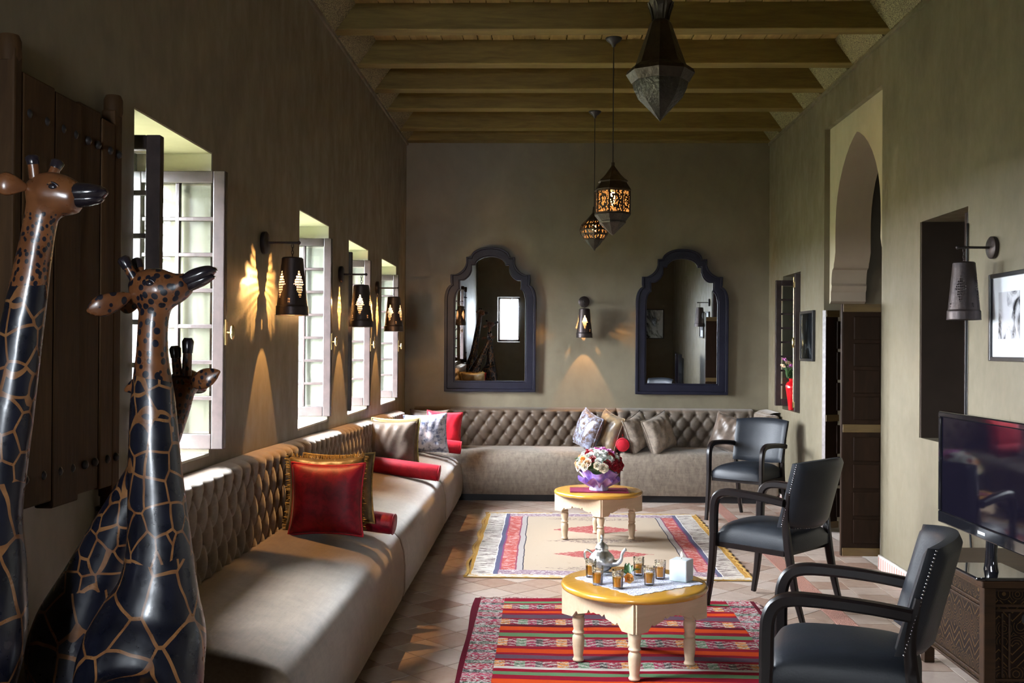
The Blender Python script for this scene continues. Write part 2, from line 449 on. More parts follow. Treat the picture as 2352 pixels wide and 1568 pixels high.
# exterior
tag(obj('lawn', B().box2((-40, -30, -0.5), (XL - WT - .01, 45, -0.3)), 'lawn'), 'green lawn outside the windows', None, None, 'structure')
tag(obj('wall_garden', B().box2((-9.3, 15.5, -0.3), (-9.0, 34, 2.9)), 'pink'), 'pale pink garden wall outside the windows', None, None, 'structure')

# ---------------------------------------------------------------- windows with two inward casements, grille
LW, LH = 0.42, 1.25
def casement(parent, name, cols, rows, w, h, loc, rot, handle=False, rod=False):
    """leaf in local x (0..w) z (0..h), thickness along y"""
    S, T = 0.052, 0.042
    b = B()
    b.box2((0, -T / 2, 0), (S, T / 2, h)).box2((w - S, -T / 2, 0), (w, T / 2, h)).box2((S, -T / 2, 0), (w - S, T / 2, S * 1.25)).box2((S, -T / 2, h - S), (w - S, T / 2, h))
    o = obj(name, b, 'casement', parent, loc, rot, bevel=0.004)
    iw, ih = w - 2 * S, h - 2.25 * S
    g = B()
    for i in range(1, cols): g.box2((S + iw * i / cols - .009, -.014, S * 1.25), (S + iw * i / cols + .009, .014, h - S))
    for j in range(1, rows):
        z = S * 1.25 + ih * j / rows; g.box2((S, -.0135, z - .009), (w - S, .0135, z + .009))
    obj('glazing_bars', g, 'casement', o, bevel=0.003)
    pm = None
    for i in range(cols):
        for j in range(rows):
            lx, lz = S + iw * (i + .5) / cols, S * 1.25 + ih * (j + .5) / rows
            if pm is None: pm = obj('pane', B().box((0, 0, 0), (iw / cols - .02, .004, ih / rows - .02)), 'pane', o, (lx, 0, lz)).data
            else: link('pane', pm, None, o, (lx, 0, lz))
    if handle:
        hb = B(); hb.box((0, 0, 0), (.006, .022, .11)); hb.ball((.028, 0, 0), (.012, .014, .034), 10, 8); hb.tube([(0, 0, 0), (.03, 0, 0)], .006, 8)
        obj('handle', hb, 'brass', o, (w + .003, 0, h * .42), smooth=60)
    if rod:
        hb = B(); hb.tube([(w + .008, 0, .03), (w + .008, 0, h - .03)], .005, 8)
        for q in (.05, .5, .92): hb.box((w + .006, 0, h * q), (.014, .026, .05))
        hb.ball((w + .014, 0, h * .5), (.010, .015, .05), 10, 8)
        obj('espagnolette', hb, 'brass', o, smooth=60)
    return o
def scroll(cx, cy, r, turns, sgn, a0):
    return [(cx + sgn * r * (1 - .75 * t / 24) * cos(a0 + turns * 2 * pi * t / 24), cy + r * (1 - .75 * t / 24) * sin(a0 + turns * 2 * pi * t / 24)) for t in range(25)]
def grille(parent, x, y0, y1, z0, z1):
    b = B(); w = y1 - y0
    for k in range(7):
        y = y0 + w * (k + .5) / 7; b.tube([(x, y, z0), (x, y, z1)], .006, 6)
    for z in (z0 + .06, z0 + .32, z0 + .62, z1 - .42, z1 - .12): b.box((x, (y0 + y1) / 2, z), (.014, w, .02))
    for zc in (z1 - .27, z0 + .47, z0 + .19):
        for k in range(4):
            cy = y0 + w * (k + .5) / 4
            for sg in (-1, 1): b.tube([(x, cy + p, zc + q) for p, q in scroll(.05 * sg, 0, .05, 1.1, sg, 0)], .005, 5)
    obj('grille', b, 'iron', parent, smooth=60)
for k, (a, b_, c, d) in enumerate(WIN):
    w = thing('window_%d' % (k + 1), 'window with two inward opening glazed casements and scrolled iron grille, number %d along the sofa wall' % (k + 1) if False else
              ['deep window beside the giraffes with its glazed casements swung open', 'tall bright window right after the first wall lamp', 'tall bright window right after the second wall lamp', 'tall bright window nearest to the room corner'][k], None, (0, 0, 0), kind='structure')
    xf = XL - 0.36
    fr = B(); F = .05
    for (p, q) in (((a, c), (a + .02, d)), ((b_ - .02, c), (b_, d)), ((a + .02, c), (b_ - .02, c + .03)), ((a + .02, d - .09), (b_ - .02, d))):
        fr.box2((xf - .03, p[0], p[1]), (xf + .03, q[0], q[1]))
    obj('frame', fr, 'casement', w, bevel=.004)
    lw = LW if k == 0 else .372
    casement(w, 'casement', 2, 7, lw, d - c - .125, (xf + .02, b_ - .045, c + .035), (0, 0, radians(-1.0)), handle=True)
    if k in (0, 2): casement(w, 'casement', 2, 7, lw, d - c - .125, (xf + .02 - (.0 if k == 0 else .015), a + .05, c + .035), (0, 0, radians(1.0)))
    else: casement(w, 'casement', 2, 7, lw, d - c - .125, (xf - .06, a + .045, c + .035), (0, 0, radians(0)))
    obj('sill', B().box2((XL - WT + .02, a, c - .002), (XL - .002, b_, c + .012)), 'glare_reveal', w)
    obj('added_reveal_lining', B().box2((XL - WT + .02, b_ - .008, c + .012), (XL - .002, b_ + .002, d)).box2((XL - WT + .02, a - .002, c + .012), (XL - .002, a + .006, d)).box2((XL - WT + .02, a + .006, d - .006), (XL - .002, b_ - .008, d + .002)), 'glare_reveal' if k else 'arch', w)  # lining added to whiten the far windows; the first one is less pale
    grille(w, XL - WT + .03, a, b_, c, d)
# rear window (behind the camera, seen in the mirror)
w = thing('window_5', 'bright window in the rear wall, seen only as a reflection in the mirror', None, kind='structure')
fr = B()
for (p, q) in (((RWIN[0], RWIN[2]), (RWIN[0] + .05, RWIN[3])), ((RWIN[1] - .05, RWIN[2]), (RWIN[1], RWIN[3])), ((RWIN[0], RWIN[2]), (RWIN[1], RWIN[2] + .05)), ((RWIN[0], RWIN[3] - .05), (RWIN[1], RWIN[3]))):
    fr.box2((p[0], YR - .3, p[1]), (q[0], YR - .26, q[1]))
fr.box2((-.755, YR - .295, RWIN[2]), (-.735, YR - .265, RWIN[3]))
obj('frame', fr, 'casement', w)

# right wall windows (dark boards stand in for the unlit space behind)
MATS['dark'] = simple('dark_niche_brown', (0.045, 0.032, 0.024), (0.032, 0.023, 0.018), 4, 0.8, spec=.1)
MATS['black'] = simple('dark_passage_plaster', (0.012, 0.009, 0.007), (0.008, 0.006, 0.005), 4, 0.9, spec=.05)  # near black so the unlit passage is dark by colour
for k, (a, b_, c, d) in enumerate((RW1, RW2)):
    w = thing('window_%d' % (6 + k), ['narrow glazed window holding a red vase in the corner of the room', 'dark window recess behind the television'][k], None, kind='structure')
    obj('dark_backing', B().box2((XR + WT - .04, a, c), (XR + WT - .01, b_, d)), 'dark', w)  # added sheet, shade of the space behind put into its colour
    xf = XR + 0.36; lw = .45
    if k == 0:
        casement(w, 'casement', 1, 8, .44, d - c - .075, (xf - .0, b_ - .04, c + .035), (0, 0, radians(180)))
        casement(w, 'casement', 1, 8, .405, d - c - .035, (xf + .0, a + .03, c + .015), (0, 0, radians(180)), rod=True)
    else:
        obj('jamb_plate', B().box2((XR + .004, b_ - .02, c), (XR + WT - .04, b_, d)).box2((XR + .004, a + .002, c), (XR + WT - .04, a + .012, d)), 'dark', w)  # dark brown plates laid over both jambs
        casement(w, 'casement', 1, 7, .38, d - c - .05, (xf + .02, a + .03, c + .02), (0, 0, radians(180)))

# ---------------------------------------------------------------- arched doorway
dw = thing('door_1', 'moorish arched doorway with dark panelled folding leaves', None, kind='structure')
AX0, AX1, yc = XR + .045, XR + .33, 8.015
prof = [(1.885, .735), (1.905, .70), (1.98, .70), (2.0, .685), (2.03, .675), (2.05, .69), (2.13, .675), (2.16, .66), (2.175, .625), (2.21, .615), (2.23, .60), (2.3, .572), (2.42, .578), (2.55, .572), (2.65, .555), (2.75, .52), (2.85, .462), (2.95, .375), (3.03, .28), (3.09, .185), (3.13, .10), (3.15, .05), (3.163, 0.0)]
b = B(); Y0, Y1, ZTOP = DOOR[0], DOOR[1], DOOR[3]
for s_ in (-1, 1):
    ye = Y1 if s_ > 0 else Y0
    for i in range(len(prof) - 1):
        (z0, h0), (z1, h1) = prof[i], prof[i + 1]
        b.add([(AX0, ye, z0), (AX0, yc + s_ * h0, z0), (AX0, yc + s_ * h1, z1), (AX0, ye, z1)], [(0, 1, 2, 3)])
        b.add([(AX1, ye, z0), (AX1, yc + s_ * h0, z0), (AX1, yc + s_ * h1, z1), (AX1, ye, z1)], [(0, 1, 2, 3)])
    b.add([(AX0, ye, prof[-1][0]), (AX0, yc, prof[-1][0]), (AX0, yc, ZTOP), (AX0, ye, ZTOP)], [(0, 1, 2, 3)])
obj('arch_panel', b, 'arch', dw)
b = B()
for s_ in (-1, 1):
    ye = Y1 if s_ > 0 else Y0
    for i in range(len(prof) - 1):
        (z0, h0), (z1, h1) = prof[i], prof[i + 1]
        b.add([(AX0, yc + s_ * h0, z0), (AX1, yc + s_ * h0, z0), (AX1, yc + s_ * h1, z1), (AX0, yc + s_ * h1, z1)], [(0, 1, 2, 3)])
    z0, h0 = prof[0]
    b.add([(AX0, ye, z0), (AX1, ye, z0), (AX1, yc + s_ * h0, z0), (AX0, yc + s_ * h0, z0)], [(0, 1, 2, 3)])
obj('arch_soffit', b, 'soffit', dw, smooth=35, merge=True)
# passage beyond, its darkness painted onto the walls
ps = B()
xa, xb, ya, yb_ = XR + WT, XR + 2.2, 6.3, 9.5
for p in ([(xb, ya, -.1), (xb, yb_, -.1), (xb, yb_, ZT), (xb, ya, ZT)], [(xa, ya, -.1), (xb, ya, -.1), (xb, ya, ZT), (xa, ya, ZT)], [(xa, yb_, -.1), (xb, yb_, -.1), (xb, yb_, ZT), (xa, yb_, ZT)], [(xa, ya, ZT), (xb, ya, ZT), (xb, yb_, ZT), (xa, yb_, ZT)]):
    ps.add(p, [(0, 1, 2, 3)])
tag(obj('wall_passage', ps, 'black'), 'passage wall beyond the arched door with its darkness painted in', None, None, 'structure')
def door_leaf(w, h, loc, rot, npan, edge='door'):
    """leaf in local x (0..w), z (0..h); front face toward -y"""
    o = obj('leaf', B().box2((0, 0, 0), (w, .04, h)), 'door', dw, loc, rot, bevel=.004)
    for z in (0, h * .49, h - .055): obj('gilt_band', B().box2((.002, -.006, z), (w - .002, .046, z + .055)), 'doortrim', o, bevel=.003)
    for half in (0, 1):
        za, zb = (.075, h * .49 - .02) if half == 0 else (h * .49 + .075, h - .075)
        n = npan; hh = (zb - za) / n
        for i in range(n):
            obj('panel', B().box2((w * .28, -.012, za + i * hh + .012), (w * .97, .0, za + (i + 1) * hh - .012)), 'door', o, bevel=.006)
    obj('edge', B().box2((-.004, .001, .0), (.0, .039, h)), edge, o)
    return o
door_leaf(.262, 1.735, (2.052, 7.275, .085), (0, 0, 0), 4)
o = door_leaf(.40, 1.80, (2.318, 8.70, .03), (0, 0, radians(28)), 3, 'litedge')
# baseboard along right wall
def base_mat():
    n = NT('striped_baseboard_tile'); x_, y_, z_ = n.xyz(n.coord())
    f = n.math('FRACT', n.math('MULTIPLY', n.math('ADD', y_, x_), 22))
    top = n.math('GREATER_THAN', z_, 0.085)
    m = n.math('MULTIPLY', n.math('GREATER_THAN', f, 0.55), n.math('SUBTRACT', 1.0, top))
    n.set(base=n.mix(m, (0.55, 0.50, 0.47), (0.46, 0.22, 0.18)), rough=0.4)
    return n.m
MATS['base'] = base_mat()
b = B().box2((XR - .02, YR, 0), (XR, 7.265, .10)).box2((XR - .02, 8.765, 0), (XR, YB, .10))
tag(obj('baseboard_right', b, 'base', bevel=.006), 'tiled baseboard with pink stripes at the foot of the right wall', None, None, 'structure')

# ================================================================ sofas
def velvet(name, c1, c2, sheen=0.5, stretch=(1, 1, 1), scale=9, rough=0.75, streak=0.35):
    n = NT(name); v = n.mapping(n.coord(), sc=stretch)
    a = n.noise(v, scale, 6, 0.7, 0.5); c = n.noise(n.mapping(n.coord(), sc=(3, 26, 26)), 3, 4, 0.7)
    f = n.math('ADD', n.math('MULTIPLY', a, 1 - streak), n.math('MULTIPLY', c, streak))
    n.set(base=n.ramp(f, [(0.34, c2), (0.62, c1)]), rough=rough, sheen=sheen, sheenr=0.45, sheent=(0.95, 0.93, 0.9), spec=0.25)
    n.bump(n.noise(n.coord(), 160, 1), 0.12, 0.002)
    return n.m
MATS['velvet'] = velvet('taupe_velvet', (0.20, 0.145, 0.10), (0.12, 0.085, 0.058), 0.45)
MATS['velvet2'] = velvet('grey_taupe_velvet', (0.23, 0.185, 0.145), (0.12, 0.093, 0.07), 0.25, (1.6, 1, .7), 20, 0.7, 0.3)
MATS['velvet3'] = velvet('brown_satin_velvet', (0.098, 0.072, 0.052), (0.060, 0.043, 0.031), 0.1, (1, 1, 1), 12, 0.42, 0.1)
MATS['velvet4'] = velvet('grey_brown_tufted_velvet', (0.15, 0.12, 0.094), (0.09, 0.07, 0.053), 0.15, (1, 1, 1), 14, 0.5, 0.1)
MATS['plinth'] = simple('black_plinth', (0.012, 0.011, 0.014), None, 5, 0.6)

def hback(y): return 0.975 if y < 5.2 else 0.975 - (y - 5.2) * 0.0183
def tuft(u, v, ta, tb):
    p, q = u / ta + v / (2 * tb), u / ta - v / (2 * tb)      # buttons where both are integers
    s1, s2 = abs(sin(pi * p)), abs(sin(pi * q))
    d = min(1.0, sqrt(s1 * s1 + s2 * s2) / 0.75)
    return 0.50 * (s1 * s2) ** 0.36 + 0.50 * d ** 0.8
def backrest(length, hfun, z0, ta=0.134, tb=0.098, depth=0.05, thick=0.105, rows=4, flip=False, end=(0.012, 0.012)):
    """local: u along +x (0..length), face toward -y, back at y=0; z from z0"""
    n = max(8, int(length / ta * 12)); m = 52
    b = B(); btn = []
    def fn(u, v):
        x = u * length; H = hfun(x) - z0
        s = v * (H + 0.06)      # arc over the top
        hz = min(s, H - 0.035) ; over = max(0, s - (H - 0.035))
        ang = min(over / 0.095 * (pi / 2 + .25), pi / 2 + .25)
        topd = H - hz
        vv = (H - 0.055) - hz if over <= 0 else -over - 0.02
        t = tuft(x, vv, ta, tb * 1.0)
        fade = 1.0
        if vv < 0:                       # pleats running over the top edge
            t = 0.55 + 0.45 * abs(sin(pi * x / ta)) ** 0.5
        if hz < 0.03: t *= 0.7 + 10 * hz
        e = min(1.0, min(x, length - x) / 0.03)
        t *= 0.45 + 0.55 * sqrt(max(e, 0))
        y = -(thick - depth) - depth * t
        z = z0 + hz
        if over > 0:
            R = thick - depth + depth * t
            y = -R * (1 - sin(ang) * .0) * cos(min(ang, pi / 2)) - (0 if ang < pi / 2 else 0)
            z = z0 + H - 0.035 + 0.035 * sin(min(ang, pi / 2))
        y -= 0.0 + max(0, (0.10 - hz)) * 0.0
        return (x, y, z)
    b.grid(fn, n, m)
    # buttons
    bt = B()
    k = 0
    for r in range(rows + 1):
        nb = int(length / ta) + 1
        for i in range(nb + 1):
            x = (i + (0.5 if r % 2 else 0)) * ta
            if x < .03 or x > length - .03: continue
            z = hfun(x) - 0.055 - r * tb
            if z < z0 + .03: continue
            bt.ball((x, -(thick - depth) - .004, z), (.009, .005, .009), 8, 5)
    return b, bt

def sofa_section(name, label, loc, rotz, length, hfun, seat_prof, mats, thick, z0=.44, armend=None, ends=(1, 1)):
    """local: x along the sofa, front toward -y, wall at y=0"""
    t = thing(name, label, 'sofa', loc, (0, 0, rotz), 'sections of the corner sofa')
    b = B()
    cy = sum(p[0] for p in seat_prof) / len(seat_prof); cz = sum(p[1] for p in seat_prof) / len(seat_prof)
    st = [(0.0, .022 if ends[0] else 0), (0.006, .012 if ends[0] else 0), (0.016, .004 if ends[0] else 0), (0.035, 0), (length / 2, -.003), (length - .035, 0), (length - .016, .004), (length - .006, .012), (length, .022)]
    m = len(seat_prof); vs = []
    for x, ins in st:
        for (y, z) in seat_prof:
            dy, dz = y - cy, z - cz; L = max(sqrt(dy * dy + dz * dz), 1e-6)
            vs.append((x, y - dy / L * ins, z - dz / L * ins))
    fs = []
    for j in range(len(st) - 1):
        for i in range(m):
            k = (i + 1) % m; fs.append((j * m + i, (j + 1) * m + i, (j + 1) * m + k, j * m + k))
    fs += [tuple(range(m)), tuple((len(st) - 1) * m + i for i in range(m - 1, -1, -1))]
    b.add(vs, fs)
    obj('seat', b, mats[0], t, smooth=50, norm=True)
    bb, bt = backrest(length, hfun, z0, thick=thick)
    bk = obj('backrest', bb, mats[1], t, smooth=180)
    # closing ends + back of the backrest
    cb = B()
    for x in (0.0, length):
        H = hfun(x); cb.add([(x, -thick + .025, z0), (x, 0, z0), (x, 0, H - .015), (x, -thick + .05, H - .015), (x, -thick + .027, H - .05)], [(0, 1, 2, 3, 4)])
    cb.add([(0, -.004, z0), (length, -.004, z0), (length, -.004, hfun(length) - .008), (0, -.004, hfun(0) - .008)], [(0, 1, 2, 3)])
    obj('back_cover', cb, mats[1], t)
    tag(obj('tufting_buttons', bt, mats[1], t, smooth=180), kind='stuff')
    fy = seat_prof[0][0]
    obj('plinth', B().box2((0.01, fy + .05, 0), (length - .01, -.02, .075)), 'plinth', t)
    return t
SEAT = [(-.655, .07), (-.668, .12), (-.67, .25), (-.662, .34), (-.640, .41), (-.60, .452), (-.54, .478), (-.42, .505), (-.28, .535), (-.16, .552), (-.10, .556), (-.02, .55), (-.02, .07)]
SEATB = [(-.665, .07), (-.680, .12), (-.684, .25), (-.676, .36), (-.655, .43), (-.62, .468), (-.56, .486), (-.45, .492), (-.32, .495), (-.2, .495), (-.02, .49), (-.02, .07)]
# left sofa: rotate so that local x runs toward -Y ; local -y faces +X  -> rot z = +90deg has x->+Y, -y->+X
ML = [(3.36, 5.95), (5.955, 8.42), (8.425, 10.15)]
LAB = ['taupe velvet sofa section with tufted back beside the giraffe sculptures', 'middle taupe velvet sofa section with tufted back under the windows', 'taupe velvet sofa section with tufted back beneath the last window by the corner']
for (a, c), lb in zip(ML, LAB):
    drop = 0.0 if a < 5 else (0.012 if a < 7 else 0.03)
    sp = [(y, z - (drop if z > .3 else 0)) for y, z in SEAT]
    sofa_section('sofa_section', lb, (XL + .004, a, 0), radians(90), c - a, (lambda a_: (lambda x: hback(a_ + x)))(a), sp, ('velvet', 'velvet'), 0.105)
# back sofa, facing -Y
sofa_section('sofa_section', 'brown tufted sofa section against the back wall under the first mirror', (-1.35, YB - .004, 0), 0, 2.083, lambda x: .885, SEATB, ('velvet2', 'velvet3'), .15)
t = sofa_section('sofa_section', 'brown tufted sofa section with rolled arm against the back wall under the second mirror', (.74, YB - .004, 0), 0, 1.40, lambda x: .885, SEATB, ('velvet2', 'velvet4'), .15)
bb, bt = backrest(.56, lambda x: .885, .44, thick=.13)
arm = obj('arm', bb, 'velvet2', t, (1.558, -.02, 0), (0, 0, radians(-90)), smooth=180)
obj('arm_base', B().box2((1.395, -.66, .07), (1.545, -.01, .86)), 'velvet2', t, bevel=.03, seg=3)
obj('foot', B().box2((1.43, -.63, 0), (1.50, -.55, .07)), 'plinth', t, bevel=.005)

# ================================================================ cushions
def pillow_b(w, h, t, wr=0.0, seed=0, pinch=.09, n=26):
    b = B(); rnd = random.Random(seed); ph = [rnd.uniform(0, 6.28) for _ in range(8)]
    for s_ in (1, -1):
        def fn(u, v):
            a, c = 2 * u - 1, 2 * v - 1
            x = a * w / 2 * (1 - pinch * (1 - c * c)); z = c * h / 2 * (1 - pinch * (1 - a * a))
            p = max(0, (1 - a ** 4) * (1 - c ** 4)) ** .62
            y = t / 2 * p
            if wr:
                y += wr * p * (sin(9 * a + 7 * c * c + ph[0]) * .5 + .5 * sin(17 * a - 6 * c + ph[1]) * max(0, c + .3) + .4 * sin(5 * c + 3 * a + ph[2]))
            return (x, -s_ * y, z)
        b.grid(fn, n, n)
    return b
def piping_b(w, h, r, pinch=.09, wave=0.0):
    pts = []
    N = 24
    for k in range(4):
        for i in range(N):
            q = -1 + 2 * i / N
            a, c = [(q, -1), (1, q), (-q, 1), (-1, -q)][k]
            pts.append((a * w / 2 * (1 - pinch * (1 - c * c)), wave * sin(i * 2.6), c * h / 2 * (1 - pinch * (1 - a * a))))
    pts.append(pts[0]); return B().tube(pts, r, 6)
def fabric(name, c1, c2, scale=40, rough=0.6, sheen=0.3, metal=0.0, spark=None, edge=(0.42, 0.6)):
    n = NT(name); v = n.coord(); f = n.noise(v, scale, 5, 0.7, 0.4)
    base = n.ramp(f, [(edge[0], c1), (edge[1], c2)])
    rg = rough
    if spark:
        s = n.math('GREATER_THAN', n.noise(v, 55, 4, 0.8), spark[1]); base = n.mix(s, base, spark[0])
        rg = n.math('SUBTRACT', rough, n.math('MULTIPLY', s, rough * .55))
    n.set(base=base, rough=rg, sheen=sheen * .35, sheenr=.4, metal=metal, spec=.35)
    n.bump(n.noise(v, 180, 3), 0.25, .002)
    return n.m
MATS['redseq'] = fabric('crimson_sequin_fabric', (0.28, 0.003, 0.018), (0.16, 0.002, 0.012), 18, 0.5, 0.25, 0, ((0.62, 0.05, 0.06), 0.70))
MATS['redvel'] = fabric('bright_red_velvet', (0.50, 0.006, 0.022), (0.36, 0.004, 0.016), 14, 0.55, 0.35, 0, ((0.75, 0.08, 0.07), 0.72))
MATS['gold'] = fabric('olive_gold_taffeta', (0.15, 0.105, 0.045), (0.085, 0.058, 0.024), 12, 0.35, 0.2)
MATS['fringe'] = fabric('gold_fringe', (0.36, 0.24, 0.07), (0.20, 0.13, 0.04), 60, 0.6, 0.2)
MATS['lime'] = fabric('lime_trim', (0.62, 0.60, 0.20), (0.40, 0.38, 0.12), 60, 0.5, 0.2)
MATS['brown'] = fabric('brown_satin', (0.135, 0.10, 0.078), (0.09, 0.066, 0.05), 10, 0.33, 0.3)
MATS['grey'] = fabric('grey_brown_satin', (0.26, 0.215, 0.17), (0.15, 0.12, 0.095), 16, 0.32, 0.3)
MATS['silver'] = fabric('silver_blue_crushed_velvet', (0.52, 0.57, 0.70), (0.11, 0.14, 0.26), 22, 0.28, 0.5, 0.35, None, (0.46, 0.62))
MATS['blue'] = fabric('blue_brown_shot_silk', (0.36, 0.40, 0.55), (0.13, 0.085, 0.065), 22, 0.25, 0.4, 0.35, None, (0.40, 0.58))
MATS['bronze'] = fabric('bronze_satin', (0.22, 0.15, 0.08), (0.13, 0.095, 0.07), 9, 0.3, 0.3)

def cushion(label, m, size, loc, rot, pipe=None, wr=0.004, seed=0, group='scatter cushions on the sofa', fringe=None):
    t = thing('cushion', label, 'cushion', loc, rot, group)
    obj('cover', pillow_b(*size, wr=wr, seed=seed), m, t, smooth=180, merge=True)
    if pipe: obj('piping', piping_b(size[0] * .99, size[1] * .99, .006), pipe, t, smooth=180)
    if fringe:
        b = B(); rnd = random.Random(seed)
        w, h = size[0], size[1]; N = 46
        for k in range(4):
            for i in range(N):
                q = -1 + 2 * (i + .5) / N; a, c = [(q, -1), (1, q), (-q, 1), (-1, -q)][k]
                p = Vector((a * w / 2 * (1 - .09 * (1 - c * c)), 0, c * h / 2 * (1 - .09 * (1 - a * a))))
                d = [Vector((0, 0, -1)), Vector((1, 0, 0)), Vector((0, 0, 1)), Vector((-1, 0, 0))][k] * (.022 * rnd.uniform(.6, 1.2)) + Vector((rnd.uniform(-.005, .005), rnd.uniform(-.01, .01), rnd.uniform(-.005, .005)))
                b.tube([p, p + d * .6, p + d], [.0035, .0035, .001], 4)
        tag(obj('fringe', b, fringe, t), kind='stuff')
    return t
R = radians
cushion('square crimson sequin cushion standing in front of two olive gold cushions', 'redseq', (.385, .37, .13), (-1.10, 5.27, .728), (R(-8), 0, R(-2)), 'redvel', .002, 1)
cushion('olive gold cushion with fringed edge directly behind the crimson sequin cushion', 'gold', (.40, .385, .11), (-1.135, 5.40, .742), (R(-12), 0, R(4)), None, .004, 2, fringe='fringe')
cushion('olive gold cushion with braided edge at the very back of the crimson cushion group', 'gold', (.38, .38, .09), (-1.09, 5.525, .75), (R(-16), 0, R(10)), 'fringe', .004, 3)
cushion('plain brown satin cushion behind the long red bolster', 'brown', (.42, .40, .13), (-1.222, 8.27, .72), (R(-10), 0, R(2)), 'gold', .009, 4)
cushion('cushion with lime braided edge peeping over the brown satin cushion', 'gold', (.40, .40, .09), (-1.205, 8.415, .735), (R(-14), 0, R(2)), 'lime', .003, 5)
cushion('shiny silver blue crushed velvet cushion near the sofa corner', 'silver', (.41, .37, .13), (-1.105, 9.72, .695), (R(-10), R(-3), R(4)), 'silver', .006, 6)
cushion('bright red sequin cushion leaning behind the silver blue cushion', 'redvel', (.35, .37, .12), (-.975, 10.12, .70), (R(-14), R(4), R(10)), 'redvel', .003, 7)
cushion('dark brown cushion half hidden in the sofa corner behind the silver cushion', 'brown', (.40, .38, .10), (-1.15, 10.33, .70), (R(-12), 0, R(-6)), None, .005, 8)
cushion('shiny blue and brown silk cushion at the end of the cushion row behind the flowers', 'blue', (.36, .38, .18), (.435, 10.43, .68), (R(-13), R(16), R(-62)), 'blue', .008, 9)
cushion('bronze brown satin cushion leaning just before the red round bolster', 'bronze', (.36, .38, .18), (.645, 10.43, .675), (R(-12), R(14), R(-60)), 'bronze', .010, 10)
cushion('grey brown satin cushion leaning just after the red round bolster', 'grey', (.36, .37, .19), (.915, 10.42, .665), (R(-13), R(-15), R(56)), 'grey', .010, 11)
cushion('grey brown satin cushion leaning against its twin further from the red bolster', 'grey', (.38, .38, .20), (1.135, 10.41, .66), (R(-13), R(-15), R(46)), 'grey', .010, 12)
cushion('dark wrinkled satin cushion on the sofa behind the far armchair', 'brown', (.38, .37, .18), (1.835, 10.41, .665), (R(-14), R(14), R(-30)), 'brown', .012, 13)
def bolster(label, p0, p1, r, m):
    a, c = Vector(p0), Vector(p1); L = (c - a).length
    t = thing('bolster', label, 'bolster', p0, ((c - a).to_track_quat('Z', 'Y').to_euler()), 'red bolsters on the sofa')
    obj('cover', B().lathe([(r * .80, 0), (r * .93, .006), (r, .022), (r * 1.01, L * .5), (r, L - .022), (r * .93, L - .006), (r * .80, L)], 28), m, t, smooth=50)
    for z in (.006, L - .006): obj('piping', B().tube([(r * .95 * cos(i * pi / 16), r * .95 * sin(i * pi / 16), z) for i in range(33)], .004, 6), m, t, smooth=180)
bolster('short visible red sequin bolster sticking out beside the crimson cushion', (-1.34, 5.66, .605), (-.80, 5.60, .548), .056, 'redseq')
bolster('long red sequin bolster lying across the seat before the brown cushion', (-1.34, 8.02, .60), (-.80, 8.00, .535), .062, 'redvel')
bolster('small red bolster end beside the silver blue cushion in the corner', (-1.15, 9.93, .585), (-.79, 9.95, .545), .062, 'redvel')
bolster('round red bolster seen end on between the cushions behind the flowers', (.765, 10.68, .575), (.765, 10.24, .560), .066, 'redvel')

